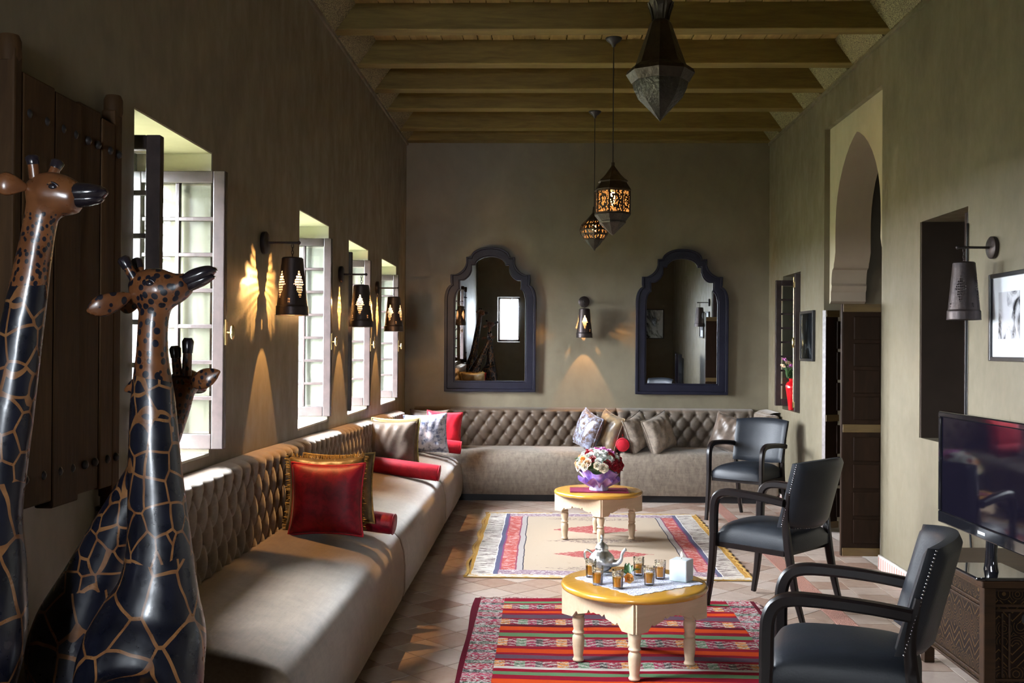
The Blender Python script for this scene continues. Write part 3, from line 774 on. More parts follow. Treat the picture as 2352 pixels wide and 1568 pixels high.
# ================================================================ armchairs
MATS['leather'] = simple('slate_blue_leather', (0.010, 0.012, 0.0165), (0.014, 0.0165, 0.022), 6, 0.46, spec=.32, bump=.08, bscale=120)
MATS['blackwood'] = simple('black_stained_wood', (0.006, 0.0045, 0.005), (0.011, 0.007, 0.006), 10, 0.3, stretch=(1, 1, .2), spec=.25)
MATS['nail'] = simple('steel_nail_heads', (0.30, 0.29, 0.30), None, 5, 0.25, 1.0)
SQ = [(-1, -.6), (-.6, -1), (.6, -1), (1, -.6), (1, .6), (.6, 1), (-.6, 1), (-1, .6)]
def make_chair():
    t = thing('armchair', 'x', 'armchair', group='black leather armchairs')
    # seat: crowned D shape, trapezoid
    def hw(v): return .232 - .022 * v          # front (v=0) to back (v=1)
    def outline(u, v):
        a = 2 * u - 1; y = -.245 + .47 * v - (0.03 * (1 - a * a) if v < .5 else -.015 * (1 - a * a)) * abs(1 - 2 * v)
        return a * hw(v), y
    b = B()
    def top(u, v):
        x, y = outline(u, v); a, c = 2 * u - 1, 2 * v - 1
        return (x, y, .415 + .082 * (max(0, (1 - a ** 6) * (1 - c ** 6))) ** .5 * (0.72 + .28 * (1 - a * a) * (1 - c * c)) + .012)
    b.grid(top, 20, 20)
    b.grid(lambda u, v: (*outline(u, v), .372), 20, 20)
    N = 20
    ring = [(i / N, 0) for i in range(N)] + [(1, i / N) for i in range(N)] + [(1 - i / N, 1) for i in range(N)] + [(0, 1 - i / N) for i in range(N)]
    k = len(ring)
    vs = [(*outline(*p), .372) for p in ring] + [top(*p) for p in ring]
    b.add(vs, [(i, (i + 1) % k, k + (i + 1) % k, k + i) for i in range(k)])
    obj('seat', b, 'leather', t, smooth=60, merge=True, norm=True)
    # curved back
    def back(u, v, s):
        a = 2 * u - 1; z = .505 + .36 * v
        cur = .075 * (1 - a * a)                 # middle further back
        y = .165 + .10 * v + cur
        x = a * (.238 + .012 * v)
        edge = min(1, (1 - abs(a)) / .10); ve = min(1, min(v, 1 - v) / .08)
        th = .016 + .020 * sqrt(max(edge, 0) * max(ve, 0))
        z += .018 * (1 - a * a) * (1 if v > .5 else -1) * abs(2 * v - 1)
        return (x, y - s * th - s * .0, z)
    b = B(); b.grid(lambda u, v: back(u, v, 1), 22, 14); b.grid(lambda u, v: back(u, v, -1), 22, 14)
    ring = [(i / 22, 0) for i in range(22)] + [(1, i / 14) for i in range(14)] + [(1 - i / 22, 1) for i in range(22)] + [(0, 1 - i / 14) for i in range(14)]
    k = len(ring)
    b.add([back(*p, 1) for p in ring] + [back(*p, -1) for p in ring], [(i, (i + 1) % k, k + (i + 1) % k, k + i) for i in range(k)])
    bk = obj('backrest', b, 'leather', t, smooth=60, merge=True, norm=True)
    nb = B()
    for s_ in (0, 1):
        for i in range(30):
            p = back(s_, (i + .5) / 30, -1); nb.ball((p[0] * 1.004, p[1] - .004, p[2]), .0042, 8, 5)
    for i in range(30):
        p = back((i + .5) / 30, 0, -1); nb.ball((p[0], p[1] + .001, p[2] + .004), .0042, 8, 5)
    tag(obj('nail_heads', nb, 'nail', bk, smooth=180), kind='stuff')
    nb = B()
    for sx in (-1, 1):
        for z in (.385, .40, .415): nb.ball((sx * .232, -.255, z), .0042, 8, 5); nb.ball((sx * .214, .2, z), .0042, 8, 5)
    tag(obj('nail_heads', nb, 'nail', t, smooth=180), kind='stuff')
    for sx in (-1, 1):
        obj('leg', B().tube([(sx * .252, -.300, 0), (sx * .252, -.278, .14), (sx * .252, -.262, .30), (sx * .252, -.256, .43)], [(.014, .015), (.018, .017), (.021, .018), (.022, .018)], sec=SQ, smooth=3, upv=(0, 1, 0)), 'blackwood', t, smooth=35)
        obj('arm', B().tube([(sx * .252, -.256, .43), (sx * .252, -.255, .54), (sx * .253, -.248, .605), (sx * .254, -.222, .648), (sx * .256, -.165, .668), (sx * .257, -.05, .668), (sx * .255, .08, .660), (sx * .250, .20, .645)],
                            [(.024, .019), (.024, .019), (.024, .020), (.023, .021), (.0225, .023), (.021, .024), (.021, .024), (.021, .022)], sec=SQ, smooth=4, upv=(0, 1, 0)), 'blackwood', t, smooth=35)
        obj('leg', B().tube([(sx * .222, .300, 0), (sx * .222, .258, .14), (sx * .222, .225, .30), (sx * .224, .205, .44), (sx * .232, .198, .56), (sx * .240, .222, .70)], [(.014, .013), (.018, .016), (.022, .017), (.022, .016), (.018, .012), (.012, .010)], sec=SQ, smooth=3, upv=(0, 1, 0)), 'blackwood', t, smooth=35)
    fr = B()
    for sx in (-1, 1): fr.box2((sx * .205, -.22, .345), (sx * .235, .19, .375))
    fr.box2((-.23, -.245, .345), (.23, -.22, .375)).box2((-.21, .175, .345), (.21, .20, .375))
    obj('seat_rail', fr, 'blackwood', t)
    return t
CH = [((1.81, 9.33, 0), -38, 'black leather armchair furthest away, in front of the brown sofa'),
      ((1.345, 6.12, .0125), -133, 'black leather armchair in the middle, turned away, beside the folding door'),
      ((1.075, 3.72, 0), -108, 'black leather armchair closest to the camera, cut by the picture edge'),
      ((1.35, -1.05, 0), 180, 'black leather armchair against the rear wall, seen only in the mirror')]
proto = make_chair(); bpy_update()
for i, (loc, rz, lb) in enumerate(CH):
    c = proto if i == 0 else copy_tree(proto)
    c.location = loc; c.rotation_euler = (0, 0, R(rz)); c['label'] = lb

# ================================================================ tables
MATS['pine'] = wood('raw_pine', (0.60, 0.45, 0.31), (0.48, 0.345, 0.22), 'x', 0.5, 1.0, .08)
MATS['honey'] = wood('honey_varnished_top', (0.55, 0.28, 0.04), (0.45, 0.215, 0.025), 'x', 0.22, .7, .03, coat=.5)
def make_table():
    t = thing('coffee_table', 'x', 'table', group='round coffee tables')
    r = .347
    obj('table_top', B().lathe([(r - .012, .352), (r - .004, .356), (r, .364), (r, .370), (r - .004, .378), (r - .012, .382), (r - .02, .384)], 72), 'honey', t, smooth=40)
    S = .236; h = .352
    for k in range(4):
        # apron panel with scalloped lower edge between corners
        pts = [(-S, h), (-S, .222)]
        sc = [(-.165, .240), (-.150, .228), (-.115, .228), (-.108, .243), (-.098, .262), (-.085, .250), (-.05, .258), (-.038, .268), (-.030, .257), (0, .252)]
        sc = [(-.165, .222), (-.135, .254), (-.124, .242), (-.095, .250), (-.062, .258), (-.052, .276), (-.038, .262), (-.02, .270), (0, .266)]
        pts += sc + [(-x, z) for x, z in sc[-2::-1]] + [(S, .222), (S, h)]
        M = Matrix.Rotation(k * pi / 2, 4, 'Z') @ Matrix.Translation((0, -S, 0)) @ Matrix.Rotation(pi / 2, 4, 'X')
        obj('apron', B().prism(pts, -.011, .011, M), 'pine', t, norm=True)
    lp = [(.022, .0), (.024, .006), (.020, .014), (.019, .022), (.024, .07), (.0255, .10), (.024, .116), (.018, .124), (.0225, .130), (.026, .136), (.0225, .142), (.020, .148), (.0245, .172), (.0265, .192), (.025, .202), (.020, .208), (.023, .213), (.026, .219), (.020, .226), (.020, .238), (.028, .252), (.030, .262)]
    lm = None
    lp = [(r_ * 1.14, z_) for r_, z_ in lp]
    for k in range(4):
        a = pi / 4 + k * pi / 2; p = (cos(a) * .262, sin(a) * .262, 0)
        if lm is None: lm = obj('leg', B().lathe(lp, 20).box2((-.027, -.027, .255), (.027, .027, .352)), 'pine', t, p, (0, 0, a), smooth=40).data
        else: link('leg', lm, None, t, p, (0, 0, a))
    return t
T1 = (.43, 4.985, .014); T2 = (.425, 8.20, .013)
tb = make_table(); bpy_update()
tb.location = T1; tb.rotation_euler = (0, 0, R(45 - 4)); tb['label'] = 'round pine coffee table with tea glasses, teapot and candle'
tb2 = copy_tree(tb); tb2.location = T2; tb2.rotation_euler = (0, 0, R(45 + 1)); tb2['label'] = 'round pine coffee table carrying the flower bouquet'
ZTAB = .384 + .014

# ================================================================ rugs
def rug_fringe(name, m, x0, x1, y, z, d, n, seed):
    b = B(); rnd = random.Random(seed)
    for i in range(n):
        x = x0 + (x1 - x0) * (i + rnd.random()) / n; l = rnd.uniform(.5, 1.2) * d
        b.tube([(x, y, z), (x + rnd.uniform(-.008, .008), y + l * .6, z * .6), (x + rnd.uniform(-.015, .015), y + l, .003)], [.003, .0025, .001], 4)
    return b
CR, OR, GN, PU, MA = (0.19, 0.004, 0.016), (0.42, 0.045, 0.006), (0.085, 0.165, 0.078), (0.075, 0.043, 0.062), (0.075, 0.004, 0.012)
WH = (0.42, 0.385, 0.34)
KY = [(6.262, CR), (6.172, GN), (6.124, CR), (6.092, 'a'), (5.999, CR), (5.954, OR), (5.902, CR), (5.865, PU), (5.786, CR), (5.765, 'b'), (5.654, MA), (5.614, OR), (5.541, CR), (5.483, GN), (5.421, CR), (5.383, 'c'), (5.246, CR), (5.194, OR), (5.13, CR), (5.093, PU), (5.028, CR), (4.994, 'd'), (4.903, 'w'), (4.87, CR), (4.821, GN), (4.772, CR), (4.715, OR), (4.653, CR)]
def kilim_mat():
    n = NT('striped_kilim_weave'); v = n.coord(); x, y, z = n.xyz(v)
    wob = n.math('MULTIPLY', n.math('SUBTRACT', n.noise(n.comb(n.math('MULTIPLY', x, 1.0), n.math('MULTIPLY', y, 3.0), 0.0), 4, 2), .5), .03)
    yy = n.math('ADD', y, wob)
    P0, LEN = 6.262, 1.64
    f = n.math('FRACT', n.math('DIVIDE', n.math('SUBTRACT', P0, yy), LEN))
    stops = [((P0 - yv) / LEN, (CR if c in ('a', 'b', 'd') else WH if c == 'w' else (0.16, .07, .04) if c == 'c' else c)) for yv, c in KY]
    base = n.ramp(f, stops, 'CONSTANT')
    ms = [((P0 - yv) / LEN, 1.0 if c in ('a', 'b', 'c', 'd') else 0.0) for yv, c in KY]
    mask = n.ramp(f, ms, 'CONSTANT')
    vo = n.voro(n.mapping(v, sc=(1, 1.6, 1)), 70, 'F1', 1.0); zig = n.math('SINE', n.math('MULTIPLY', n.math('ADD', n.math('ABSOLUTE', n.math('SUBTRACT', n.math('FRACT', n.math('MULTIPLY', x, 9)), .5)), n.math('MULTIPLY', y, 14)), 9))
    spk = n.math('GREATER_THAN', n.math('ADD', n.noise(n.mapping(v, sc=(1, 2.2, 1)), 75, 4, .8), n.math('MULTIPLY', zig, .07)), 0.535)
    blocks = n.ramp(n.math('FRACT', n.math('MULTIPLY', x, 3.3)), [(0, (0.22, .02, .04)), (.22, (.52, .20, .05)), (.4, (.20, .015, .04)), (.55, (.12, .20, .12)), (.72, (.26, .02, .06)), (.88, (.06, .05, .05))], 'CONSTANT')
    pat = n.mix(spk, blocks, WH)
    blk = n.math('GREATER_THAN', n.noise(n.mapping(v, loc=(3, 5, 1), sc=(1, 2, 1)), 62, 3, .8), .56)
    pat = n.mix(n.math('MULTIPLY', blk, .85), pat, (.022, .014, .016))
    c = n.mix(mask, base, pat)
    # side borders
    sb = n.math('GREATER_THAN', n.math('ABSOLUTE', n.math('SUBTRACT', x, 0.425)), 0.655)
    edge = n.math('GREATER_THAN', n.math('ABSOLUTE', n.math('SUBTRACT', x, 0.425)), 0.795)
    bl2 = n.ramp(n.math('FRACT', n.math('MULTIPLY', y, 3.1)), [(0, (.30, .02, .05)), (.3, (.06, .09, .06)), (.45, (.24, .015, .04)), (.7, (.38, .05, .10)), (.85, (.05, .05, .05))], 'CONSTANT')
    spk2 = n.math('GREATER_THAN', n.noise(n.mapping(v, sc=(1.0, 1.6, 1)), 60, 3, .7), 0.52)
    c = n.mix(sb, c, n.mix(n.math('MULTIPLY', blk, .8), n.mix(spk2, bl2, (.38, .37, .34)), (.02, .018, .018))); c = n.mix(edge, c, MA)
    n.set(base=c, rough=0.9, spec=.08); n.bump(n.noise(n.mapping(v, sc=(1, 4, 1)), 120, 2), .5, .003)
    return n.m
MATS['kilim'] = kilim_mat()
def rug_b(x0, x1, y0, y1, th, amp, nx=40, ny=60, seed=0):
    rnd = random.Random(seed); ph = [rnd.uniform(0, 6) for _ in range(4)]
    b = B()
    def P(u, v, top):
        x = x0 + (x1 - x0) * u; y = y0 + (y1 - y0) * v
        e = amp * (sin(6 * v + ph[0]) + .6 * sin(13 * v + ph[1])); 
        x += e * (1 - u) + amp * .8 * sin(5 * v + ph[2]) * u
        y += amp * .6 * sin(5 * u + ph[3]) * (1 if v > .5 else -1) * abs(2 * v - 1)
        return (x, y, th * (1 + .25 * sin(9 * u + 4 * v)) if top else 0.001)
    b.grid(lambda u, v: P(u, v, True), nx, ny)
    ring = [(i / nx, 0) for i in range(nx)] + [(1, i / ny) for i in range(ny)] + [(1 - i / nx, 1) for i in range(nx)] + [(0, 1 - i / ny) for i in range(ny)]
    k = len(ring); b.add([P(*p, False) for p in ring] + [P(*p, True) for p in ring], [(i, (i + 1) % k, k + (i + 1) % k, k + i) for i in range(k)])
    return b
k1 = thing('kilim_rug', 'red, orange and green striped kilim rug under the tea table', 'rug')
obj('weave', rug_b(-.40, 1.25, 4.1, 6.24, .010, .008, seed=2), 'kilim', k1, smooth=60, merge=True, norm=True)
tag(obj('fringe', rug_fringe('f', 0, -.39, 1.24, 6.235, .009, .05, 150, 5), simple('crimson_fringe_wool', (.28, .03, .05), (.40, .30, .28), 30, .9), k1), kind='stuff')
b = B(); rnd = random.Random(9)
for i in range(260):
    y = 4.12 + 2.1 * rnd.random(); x = 1.243; l = rnd.uniform(.02, .05)
    b.tube([(x, y, .009), (x + l * .5, y + rnd.uniform(-.01, .01), .010), (x + l, y + rnd.uniform(-.03, .03), .004)], [.003, .003, .001], 4)
tag(obj('side_tufts', b, simple('pale_fringe_wool', (.50, .46, .42), (.30, .10, .10), 30, .9), k1), kind='stuff')

def beige_rug_mat():
    n = NT('beige_berber_rug'); v = n.coord(); x, y, z = n.xyz(v)
    a = n.math('ABSOLUTE', n.math('SUBTRACT', x, 0.42))       # distance from rug axis
    wob = n.math('MULTIPLY', n.math('SUBTRACT', n.noise(n.comb(0.0, y, 0.0), 3, 2), .5), .03)
    a = n.math('ADD', a, wob)
    BE, RD, NV, GRY, WB, GO, DK = (.36, .285, .215), (.33, .07, .06), (.085, .085, .14), (.30, .27, .26), (.48, .43, .38), (.36, .20, .05), (.04, .035, .05)
    base = n.ramp(n.math('DIVIDE', a, 1.0), [(0, BE), (.556, DK), (.566, GRY), (.605, (.2, .05, .08)), (.615, RD), (.71, (.2, .05, .12)), (.722, NV), (.752, (.55, .52, .50)), (.760, WB), (.895, GO), (.925, (.25, .11, .03))], 'CONSTANT')
    st = n.math('GREATER_THAN', n.noise(n.mapping(v, sc=(.35, 2.6, 1)), 30, 3, .7), .53)
    st2 = n.math('GREATER_THAN', n.noise(n.mapping(v, sc=(.6, 1.6, 1)), 34, 3, .7), .55)
    inred = n.math('MULTIPLY', n.math('GREATER_THAN', a, .615), n.math('LESS_THAN', a, .71))
    inwb = n.math('MULTIPLY', n.math('GREATER_THAN', a, .760), n.math('LESS_THAN', a, .895))
    c = n.mix(n.math('MULTIPLY', inred, n.math('MULTIPLY', st2, .7)), base, (.52, .36, .34))
    c = n.mix(n.math('MULTIPLY', inwb, st), c, (.11, .08, .08))
    # field medallions: red lozenges in rows, small dark motifs
    fy = n.math('SUBTRACT', n.math('FRACT', n.math('DIVIDE', n.math('SUBTRACT', y, 7.1), 1.02)), .5)
    loz = n.math('ADD', n.math('MULTIPLY', n.math('ABSOLUTE', n.math('SUBTRACT', x, .42)), 2.6), n.math('MULTIPLY', n.math('ABSOLUTE', fy), 4.6))
    ml = n.math('LESS_THAN', n.math('ADD', loz, n.math('MULTIPLY', n.math('SUBTRACT', n.noise(v, 26, 2), .5), .5)), .92)
    stripes = n.math('GREATER_THAN', n.noise(n.mapping(v, sc=(1, 2, 1)), 40, 3, .8), .55)
    c = n.mix(ml, c, n.mix(stripes, (.26, .05, .05), (.36, .20, .17)))
    fy2 = n.math('SUBTRACT', n.math('FRACT', n.math('DIVIDE', n.math('SUBTRACT', y, 6.6), 1.02)), .5)
    d2 = n.math('ADD', n.math('MULTIPLY', n.math('ABSOLUTE', n.math('SUBTRACT', x, .42)), 1.9), n.math('MULTIPLY', n.math('ABSOLUTE', fy2), 7.5))
    m2 = n.math('MULTIPLY', n.math('LESS_THAN', d2, .85), stripes)
    c = n.mix(m2, c, (.09, .06, .07))
    mot = n.math('MULTIPLY', n.math('LESS_THAN', a, .52), n.math('GREATER_THAN', n.noise(n.mapping(v, sc=(1, 1.4, 1)), 7.5, 5, .75), .665))
    c = n.mix(n.math('MULTIPLY', mot, .6), c, (.26, .18, .13))
    endd = n.math('ABSOLUTE', n.math('SUBTRACT', y, 8.16))
    inner = n.math('LESS_THAN', a, .72)
    eb = n.math('MULTIPLY', n.math('GREATER_THAN', endd, 1.13), inner)
    c = n.mix(eb, c, n.mix(stripes, (.20, .13, .17), (.48, .42, .40)))
    c = n.mix(n.math('GREATER_THAN', endd, 1.27), c, n.mix(st2, WB, (.40, .26, .10)))
    n.set(base=c, rough=.92, spec=.08); n.bump(n.noise(n.mapping(v, sc=(1, 4, 1)), 130, 2), .4, .003)
    return n.m
MATS['berber'] = beige_rug_mat()
k2 = thing('woven_rug', 'beige woven rug with red and navy borders under the flower table', 'rug')
obj('weave', rug_b(-.51, 1.355, 6.82, 9.48, .009, .010, seed=4), 'berber', k2, smooth=60, merge=True, norm=True)
mg = simple('ochre_edge_wool', (.42, .25, .05), (.26, .13, .03), 30, .9)
obj('edge_binding', B().tube([(-.515 + .012 * sin(7 * i), 6.83 + 2.64 * i / 40, .007) for i in range(41)], (.007, .012), 6).tube([(1.36 + .010 * sin(3 * i), 6.83 + 2.64 * i / 40, .007) for i in range(41)], (.007, .012), 6).tube([(-.51, 9.485, .006), (1.35, 9.485, .006)], (.005, .010), 6).tube([(-.52, 6.815, .006), (1.36, 6.815, .006)], (.004, .006), 6), mg, k2, smooth=60)

# ================================================================ wall lamps
MATS['shade'] = simple('blackened_tin', (0.035, 0.028, 0.030), (0.055, 0.040, 0.036), 14, 0.42, 0.7, bump=.15, bscale=50)
def lampglow(name, c, s):
    n = NT(name); n.set(base=(0, 0, 0), emit=c, emits=s); n.m.cycles.emission_sampling = 'NONE'; return n.m
MATS['bulb'] = lampglow('glowing_bulb', (1.0, .62, .26), 6)
MATS['bulboff'] = simple('milky_bulb', (.55, .52, .48), None, 5, .2)
def make_sconce():
    """plate on wall at y=0, arm toward -y, shade hangs"""
    t = thing('wall_lamp', 'x', 'lamp', group='tin wall lamps')
    obj('wall_plate', B().lathe([(.0, 0), (.056, 0), (.058, .006), (.058, .020), (.050, .026), (.0, .028)], 32, Matrix.Rotation(pi / 2, 4, 'X')), 'shade', t, smooth=40)
    obj('bracket', B().tube([(0, -.02, 0), (0, -.185, 0)], .0065, 10).ball((0, -.188, 0), .010, 10, 8), 'shade', t, smooth=60)
    ch = B()
    for i in range(4):
        z = -.016 - i * .017
        ch.tube([(.006 * cos(a) if i % 2 else 0, -.155 + (0 if i % 2 else .006 * cos(a)), z + .011 * sin(a)) for a in [k * pi / 5 for k in range(11)]], .0018, 5)
    obj('chain', ch, 'shade', t, smooth=180)
    rt_, rb, zt, zb = .055, .082, -.082, -.372
    NU, NV = 144, 66
    def keep(i, j):
        v = j / NV; a = (i / NU * 4) % 1.0 - .5           # four diamonds round the shade
        if .25 < v < .80:
            c = (v - .53) / .26
            wdt = .235 * (1 - abs(c)) * (1.25 if c > 0 else 1)
            if abs(a) < wdt and i % 3 and j % 3: return False
        a2 = (i / NU * 4 + .5) % 1.0 - .5
        if .20 < v < .30 and abs(a2) < .028 + .5 * abs(v - .25) and i % 3 and j % 3 != 1: return False
        return True
    b = B()
    def fn(u, v):
        r = rb + (rt_ - rb) * v; z = zb + (zt - zb) * v
        if v < .14: r = rb + .001 - .006 * v
        elif v < .155: r += .004
        a = 2 * pi * u
        return (r * cos(a), r * sin(a), z)
    b.grid(fn, NU, NV, keep=keep, wrap=True)
    sh = obj('shade', b, 'shade', t, (0, -.155, 0), smooth=50)
    obj('shade_cap', B().lathe([(rt_, zt), (rt_ * .9, zt + .006), (.012, zt + .010), (.0, zt + .012)], 32, Matrix.Translation((0, -.155, 0)), cap=False), 'shade', t, smooth=50)
    obj('rim', B().tube([(rb * cos(a), -.155 + rb * sin(a), zb) for a in [k * pi / 24 for k in range(49)]], .0025, 6), 'shade', t, smooth=180)
    obj('bulb_socket', B().lathe([(.013, zt + .005), (.013, zt - .03), (.010, zt - .034)], 16, Matrix.Translation((0, -.155, 0))), 'shade', t)
    obj('bulb', B().lathe([(.009, zt - .034), (.012, zt - .045), (.014, zt - .062), (.010, zt - .082), (.003, zt - .093)], 16, Matrix.Translation((0, -.155, 0))), 'bulb', t, smooth=60)
    return t, (0, -.155, zt - .075)
SC = [((XL + .001, 5.355, 2.035), 90, 'lit tin wall lamp nearest to the giraffes, between the first two windows', 1),
      ((XL + .001, 7.385, 2.015), 90, 'lit tin wall lamp between the second and third window', 1),
      ((XL + .001, 8.985, 2.01), 90, 'lit tin wall lamp between the third window and the corner window', 1),
      ((.402, YB - .001, 1.985), 0, 'lit tin wall lamp between the two mirrors', 1),
      ((XR - .001, 5.46, 2.035), -90, 'unlit tin wall lamp above the television', 0)]
LAMP_W = 15.0
sp, lp_ = make_sconce(); bpy_update()
lamps = [sp] + [copy_tree(sp) for _ in SC[1:]]; bpy_update()
for i, (loc, rz, lb, on) in enumerate(SC):
    o = lamps[i]
    for ch in o.children:
        if ch.name.startswith('shade') and 'cap' not in ch.name: ch.rotation_euler = (0, 0, R((0, 45, 22, 45, 10)[i]))
    o.location = loc; o.rotation_euler = (0, 0, R(rz)); o['label'] = lb
    if on:
        d = bpy.data.lights.new('lamp_glow', 'POINT'); d.energy = LAMP_W * (1, 1, 1, .8)[i]; d.color = (1.0, .52, .18); d.shadow_soft_size = .006
        l = bpy.data.objects.new('lamp_glow', d); col.objects.link(l); l.parent = o; l.location = (lp_[0], lp_[1], lp_[2] - .028)
        for ch in o.children:
            if ch.name.startswith('bulb') and 'socket' not in ch.name: ch.visible_shadow = True
    else:
        for ch in o.children:
            if ch.name.startswith('bulb') and 'socket' not in ch.name:
                ch.data = ch.data.copy(); ch.data.materials[0] = MATS['bulboff']

# ================================================================ lanterns
MATS['tin'] = simple('aged_tin', (0.035, 0.026, 0.021), (0.06, 0.045, 0.033), 25, 0.4, 0.8, bump=.3, bscale=45)
MATS['tinlight'] = simple('aged_pale_tin', (0.030, 0.026, 0.021), (0.055, 0.046, 0.036), 25, 0.42, 0.7, bump=.5, bscale=70)
def amber():
    n = NT('amber_lantern_glass')
    tl = n.new('ShaderNodeBsdfTranslucent'); tl.inputs[0].default_value = (.85, .55, .30, 1)
    tr = n.new('ShaderNodeBsdfTransparent'); tr.inputs[0].default_value = (.95, .75, .5, 1)
    mx = n.new('ShaderNodeMixShader'); mx.inputs[0].default_value = .72
    n.link(tl.outputs[0], mx.inputs[1]); n.link(tr.outputs[0], mx.inputs[2]); n.link(mx.outputs[0], n.o.inputs[0]); n.t.nodes.remove(n.b); return n.m
MATS['amber'] = amber()
def oct_grid(b, prof, nseg, n_u, n_v, keep=None, a0=pi / 8, f0=0, f1=8):
    """octagonal faces with fine grid for cut-outs between consecutive profile points"""
    for f in range(f0, f1):
        A0, A1 = a0 + f * pi / 4, a0 + (f + 1) * pi / 4
        for k in range(len(prof) - 1):
            (r0, z0), (r1, z1) = prof[k], prof[k + 1]
            def fn(u, v):
                r = r0 + (r1 - r0) * v; z = z0 + (z1 - z0) * v
                return (r * (cos(A0) * (1 - u) + cos(A1) * u), r * (sin(A0) * (1 - u) + sin(A1) * u), z)
            b.grid(fn, n_u, n_v, keep=keep)
    return b
def fil(seed, n_u, n_v, dens=.5):
    rnd = random.Random(seed); H = {}
    for i in range(n_u):
        for j in range(n_v):
            a, c = abs(i - (n_u - 1) / 2) / n_u, abs(j - (n_v - 1) / 2) / n_v
            ring = abs(sqrt(a * a + c * c) - .27) < .055
            H[(i, j)] = (rnd.random() > dens) or ring or i in (0, n_u - 1) or j in (0, n_v - 1)
    return lambda i, j: H[(i, j)]
def lantern(name, label, loc, cord_top, body, mesh_prof, panel_prof, frames, lit, watt, canopy=True, rot=0.0, bulbz=0, glassr=None):
    t = thing(name, label, 'lantern', loc, (0, 0, rot), 'hanging lanterns')
    for nm, pr, m in body:
        obj(nm, B().lathe(pr, 8, a0=pi / 8), m, t, smooth=20)
    if panel_prof:
        for f in range(8):
            b = B(); oct_grid(b, panel_prof, 8, 16, 20 // max(1, len(panel_prof) - 1), fil(f + 3, 16, 20 // max(1, len(panel_prof) - 1), .52), f0=f, f1=f + 1)
            obj('filigree_panel', b, 'tin', t)
    if frames:
        b = B()
        for f in range(8):
            a = pi / 8 + f * pi / 4
            b.tube([(r * cos(a), r * sin(a), z) for r, z in frames], .0045, 6)
        for (r, z) in (frames[0], frames[-1]):
            b.tube([(r * cos(pi / 8 + k * pi / 4), r * sin(pi / 8 + k * pi / 4), z) for k in range(9)], .006, 6)
        obj('frame', b, 'tin', t, smooth=50)
    if glassr: obj('glass', B().lathe(glassr, 8, a0=pi / 8, cap=False), 'amber', t)
    top = body[0][1][0][1] if False else max(p[1] for _, pr, _ in body for p in pr)
    obj('cord', B().tube([(0, 0, top - .01), (0, 0, cord_top - loc[2])], .004, 6), 'iron', t)
    if canopy: obj('ceiling_rose', B().lathe([(.0, -.062), (.010, -.060), (.018, -.040), (.050, -.016), (.058, -.004), (.058, 0)], 24, Matrix.Translation((0, 0, cord_top - loc[2]))), 'iron', t, smooth=50)
    if lit:
        obj('bulb', B().lathe([(.008, bulbz + .05), (.013, bulbz + .04), (.017, bulbz + .01), (.014, bulbz - .02), (.005, bulbz - .045), (.0, bulbz - .052)], 16), 'bulb', t, smooth=60)
        d = bpy.data.lights.new('lantern_glow', 'POINT'); d.energy = watt; d.color = (1, .55, .22); d.shadow_soft_size = .03
        l = bpy.data.objects.new('lantern_glow', d); col.objects.link(l); l.parent = t; l.location = (0, 0, bulbz - .075)
    return t
# lantern 2 (octagonal, lit) : z relative to bottom tip 2.285
lantern('hanging_lantern', 'lit octagonal pierced metal lantern hanging in the middle of the room', (.461, 7.246, 2.285), 3.65,
        [('roof', [(.0, .304), (.126, .306), (.128, .313), (.097, .362), (.106, .370), (.102, .378), (.078, .396), (.055, .420), (.018, .470), (.012, .480), (.012, .503), (.0, .503)], 'tin'),
         ('lower_tray', [(.0, .095), (.092, .095), (.122, .132), (.128, .140), (.120, .146), (.0, .146)], 'tinlight'),
         ('pendant_point', [(.0, .0), (.010, .004), (.092, .082), (.094, .092), (.0, .096)], 'tinlight')],
        None, [(.121, .148), (.121, .306)], [(.123, .148), (.123, .308)], True, .35, True, R(8), .255, [(.114, .15), (.114, .306)])
lantern('hanging_lantern', 'lit onion shaped pierced metal lantern hanging furthest from the camera', (.438, 9.485, 2.385), 3.65,
        [('roof', [(.0, .27), (.07, .272), (.072, .278), (.045, .31), (.018, .345), (.012, .40), (.0, .40)], 'tin'),
         ('finial', [(.0, 0), (.008, .004), (.014, .02), (.055, .058), (.075, .088), (.082, .098), (.0, .10)], 'tinlight')],
        None, [(.082, .10), (.118, .15), (.128, .19), (.112, .235), (.074, .272)], [(.083, .10), (.119, .15), (.129, .19), (.113, .235), (.075, .272)], True, .35, True, R(20), .20, [(.076, .102), (.110, .15), (.120, .19), (.104, .235), (.066, .27)])
# lantern 1 (unlit, close)
t = lantern('hanging_lantern', 'large dark unlit metal lantern with crown top hanging closest to the camera', (.487, 4.5, 2.475), 3.65,
        [('upper_cone', [(.0, .2), (.112, .24), (.106, .252), (.045, .425), (.034, .436), (.034, .445), (.0, .446)], 'tin'),
         ('flange', [(.0, .165), (.124, .168), (.147, .206), (.142, .222), (.112, .242), (.0, .243)], 'tin'),
         ('lower_bowl', [(.0, .0), (.008, .010), (.050, .055), (.094, .100), (.113, .140), (.120, .168), (.0, .169)], 'tinlight')],
        None, None, None, False, 0, False, R(14))
for k in range(8):
    a = pi / 8 + k * pi / 4
    b = B()
    def petal(u, v):
        w = (.019 + .012 * v) * (2 * u - 1) * (1 if v < .8 else sqrt(max(0, 1 - ((v - .8) / .2) ** 2) * .9 + .1)); r = .034 + .022 * v * v
        return (r * cos(a) - w * sin(a), r * sin(a) + w * cos(a), .436 + .078 * v)
    b.grid(petal, 6, 10)
    obj('crown_petal', b, 'tin', t, smooth=60)
obj('hanging_ring', B().tube([(.022 * cos(q), 0, .51 + .03 * sin(q)) for q in [i * pi / 10 for i in range(21)]], .003, 6), 'iron', t, smooth=180)

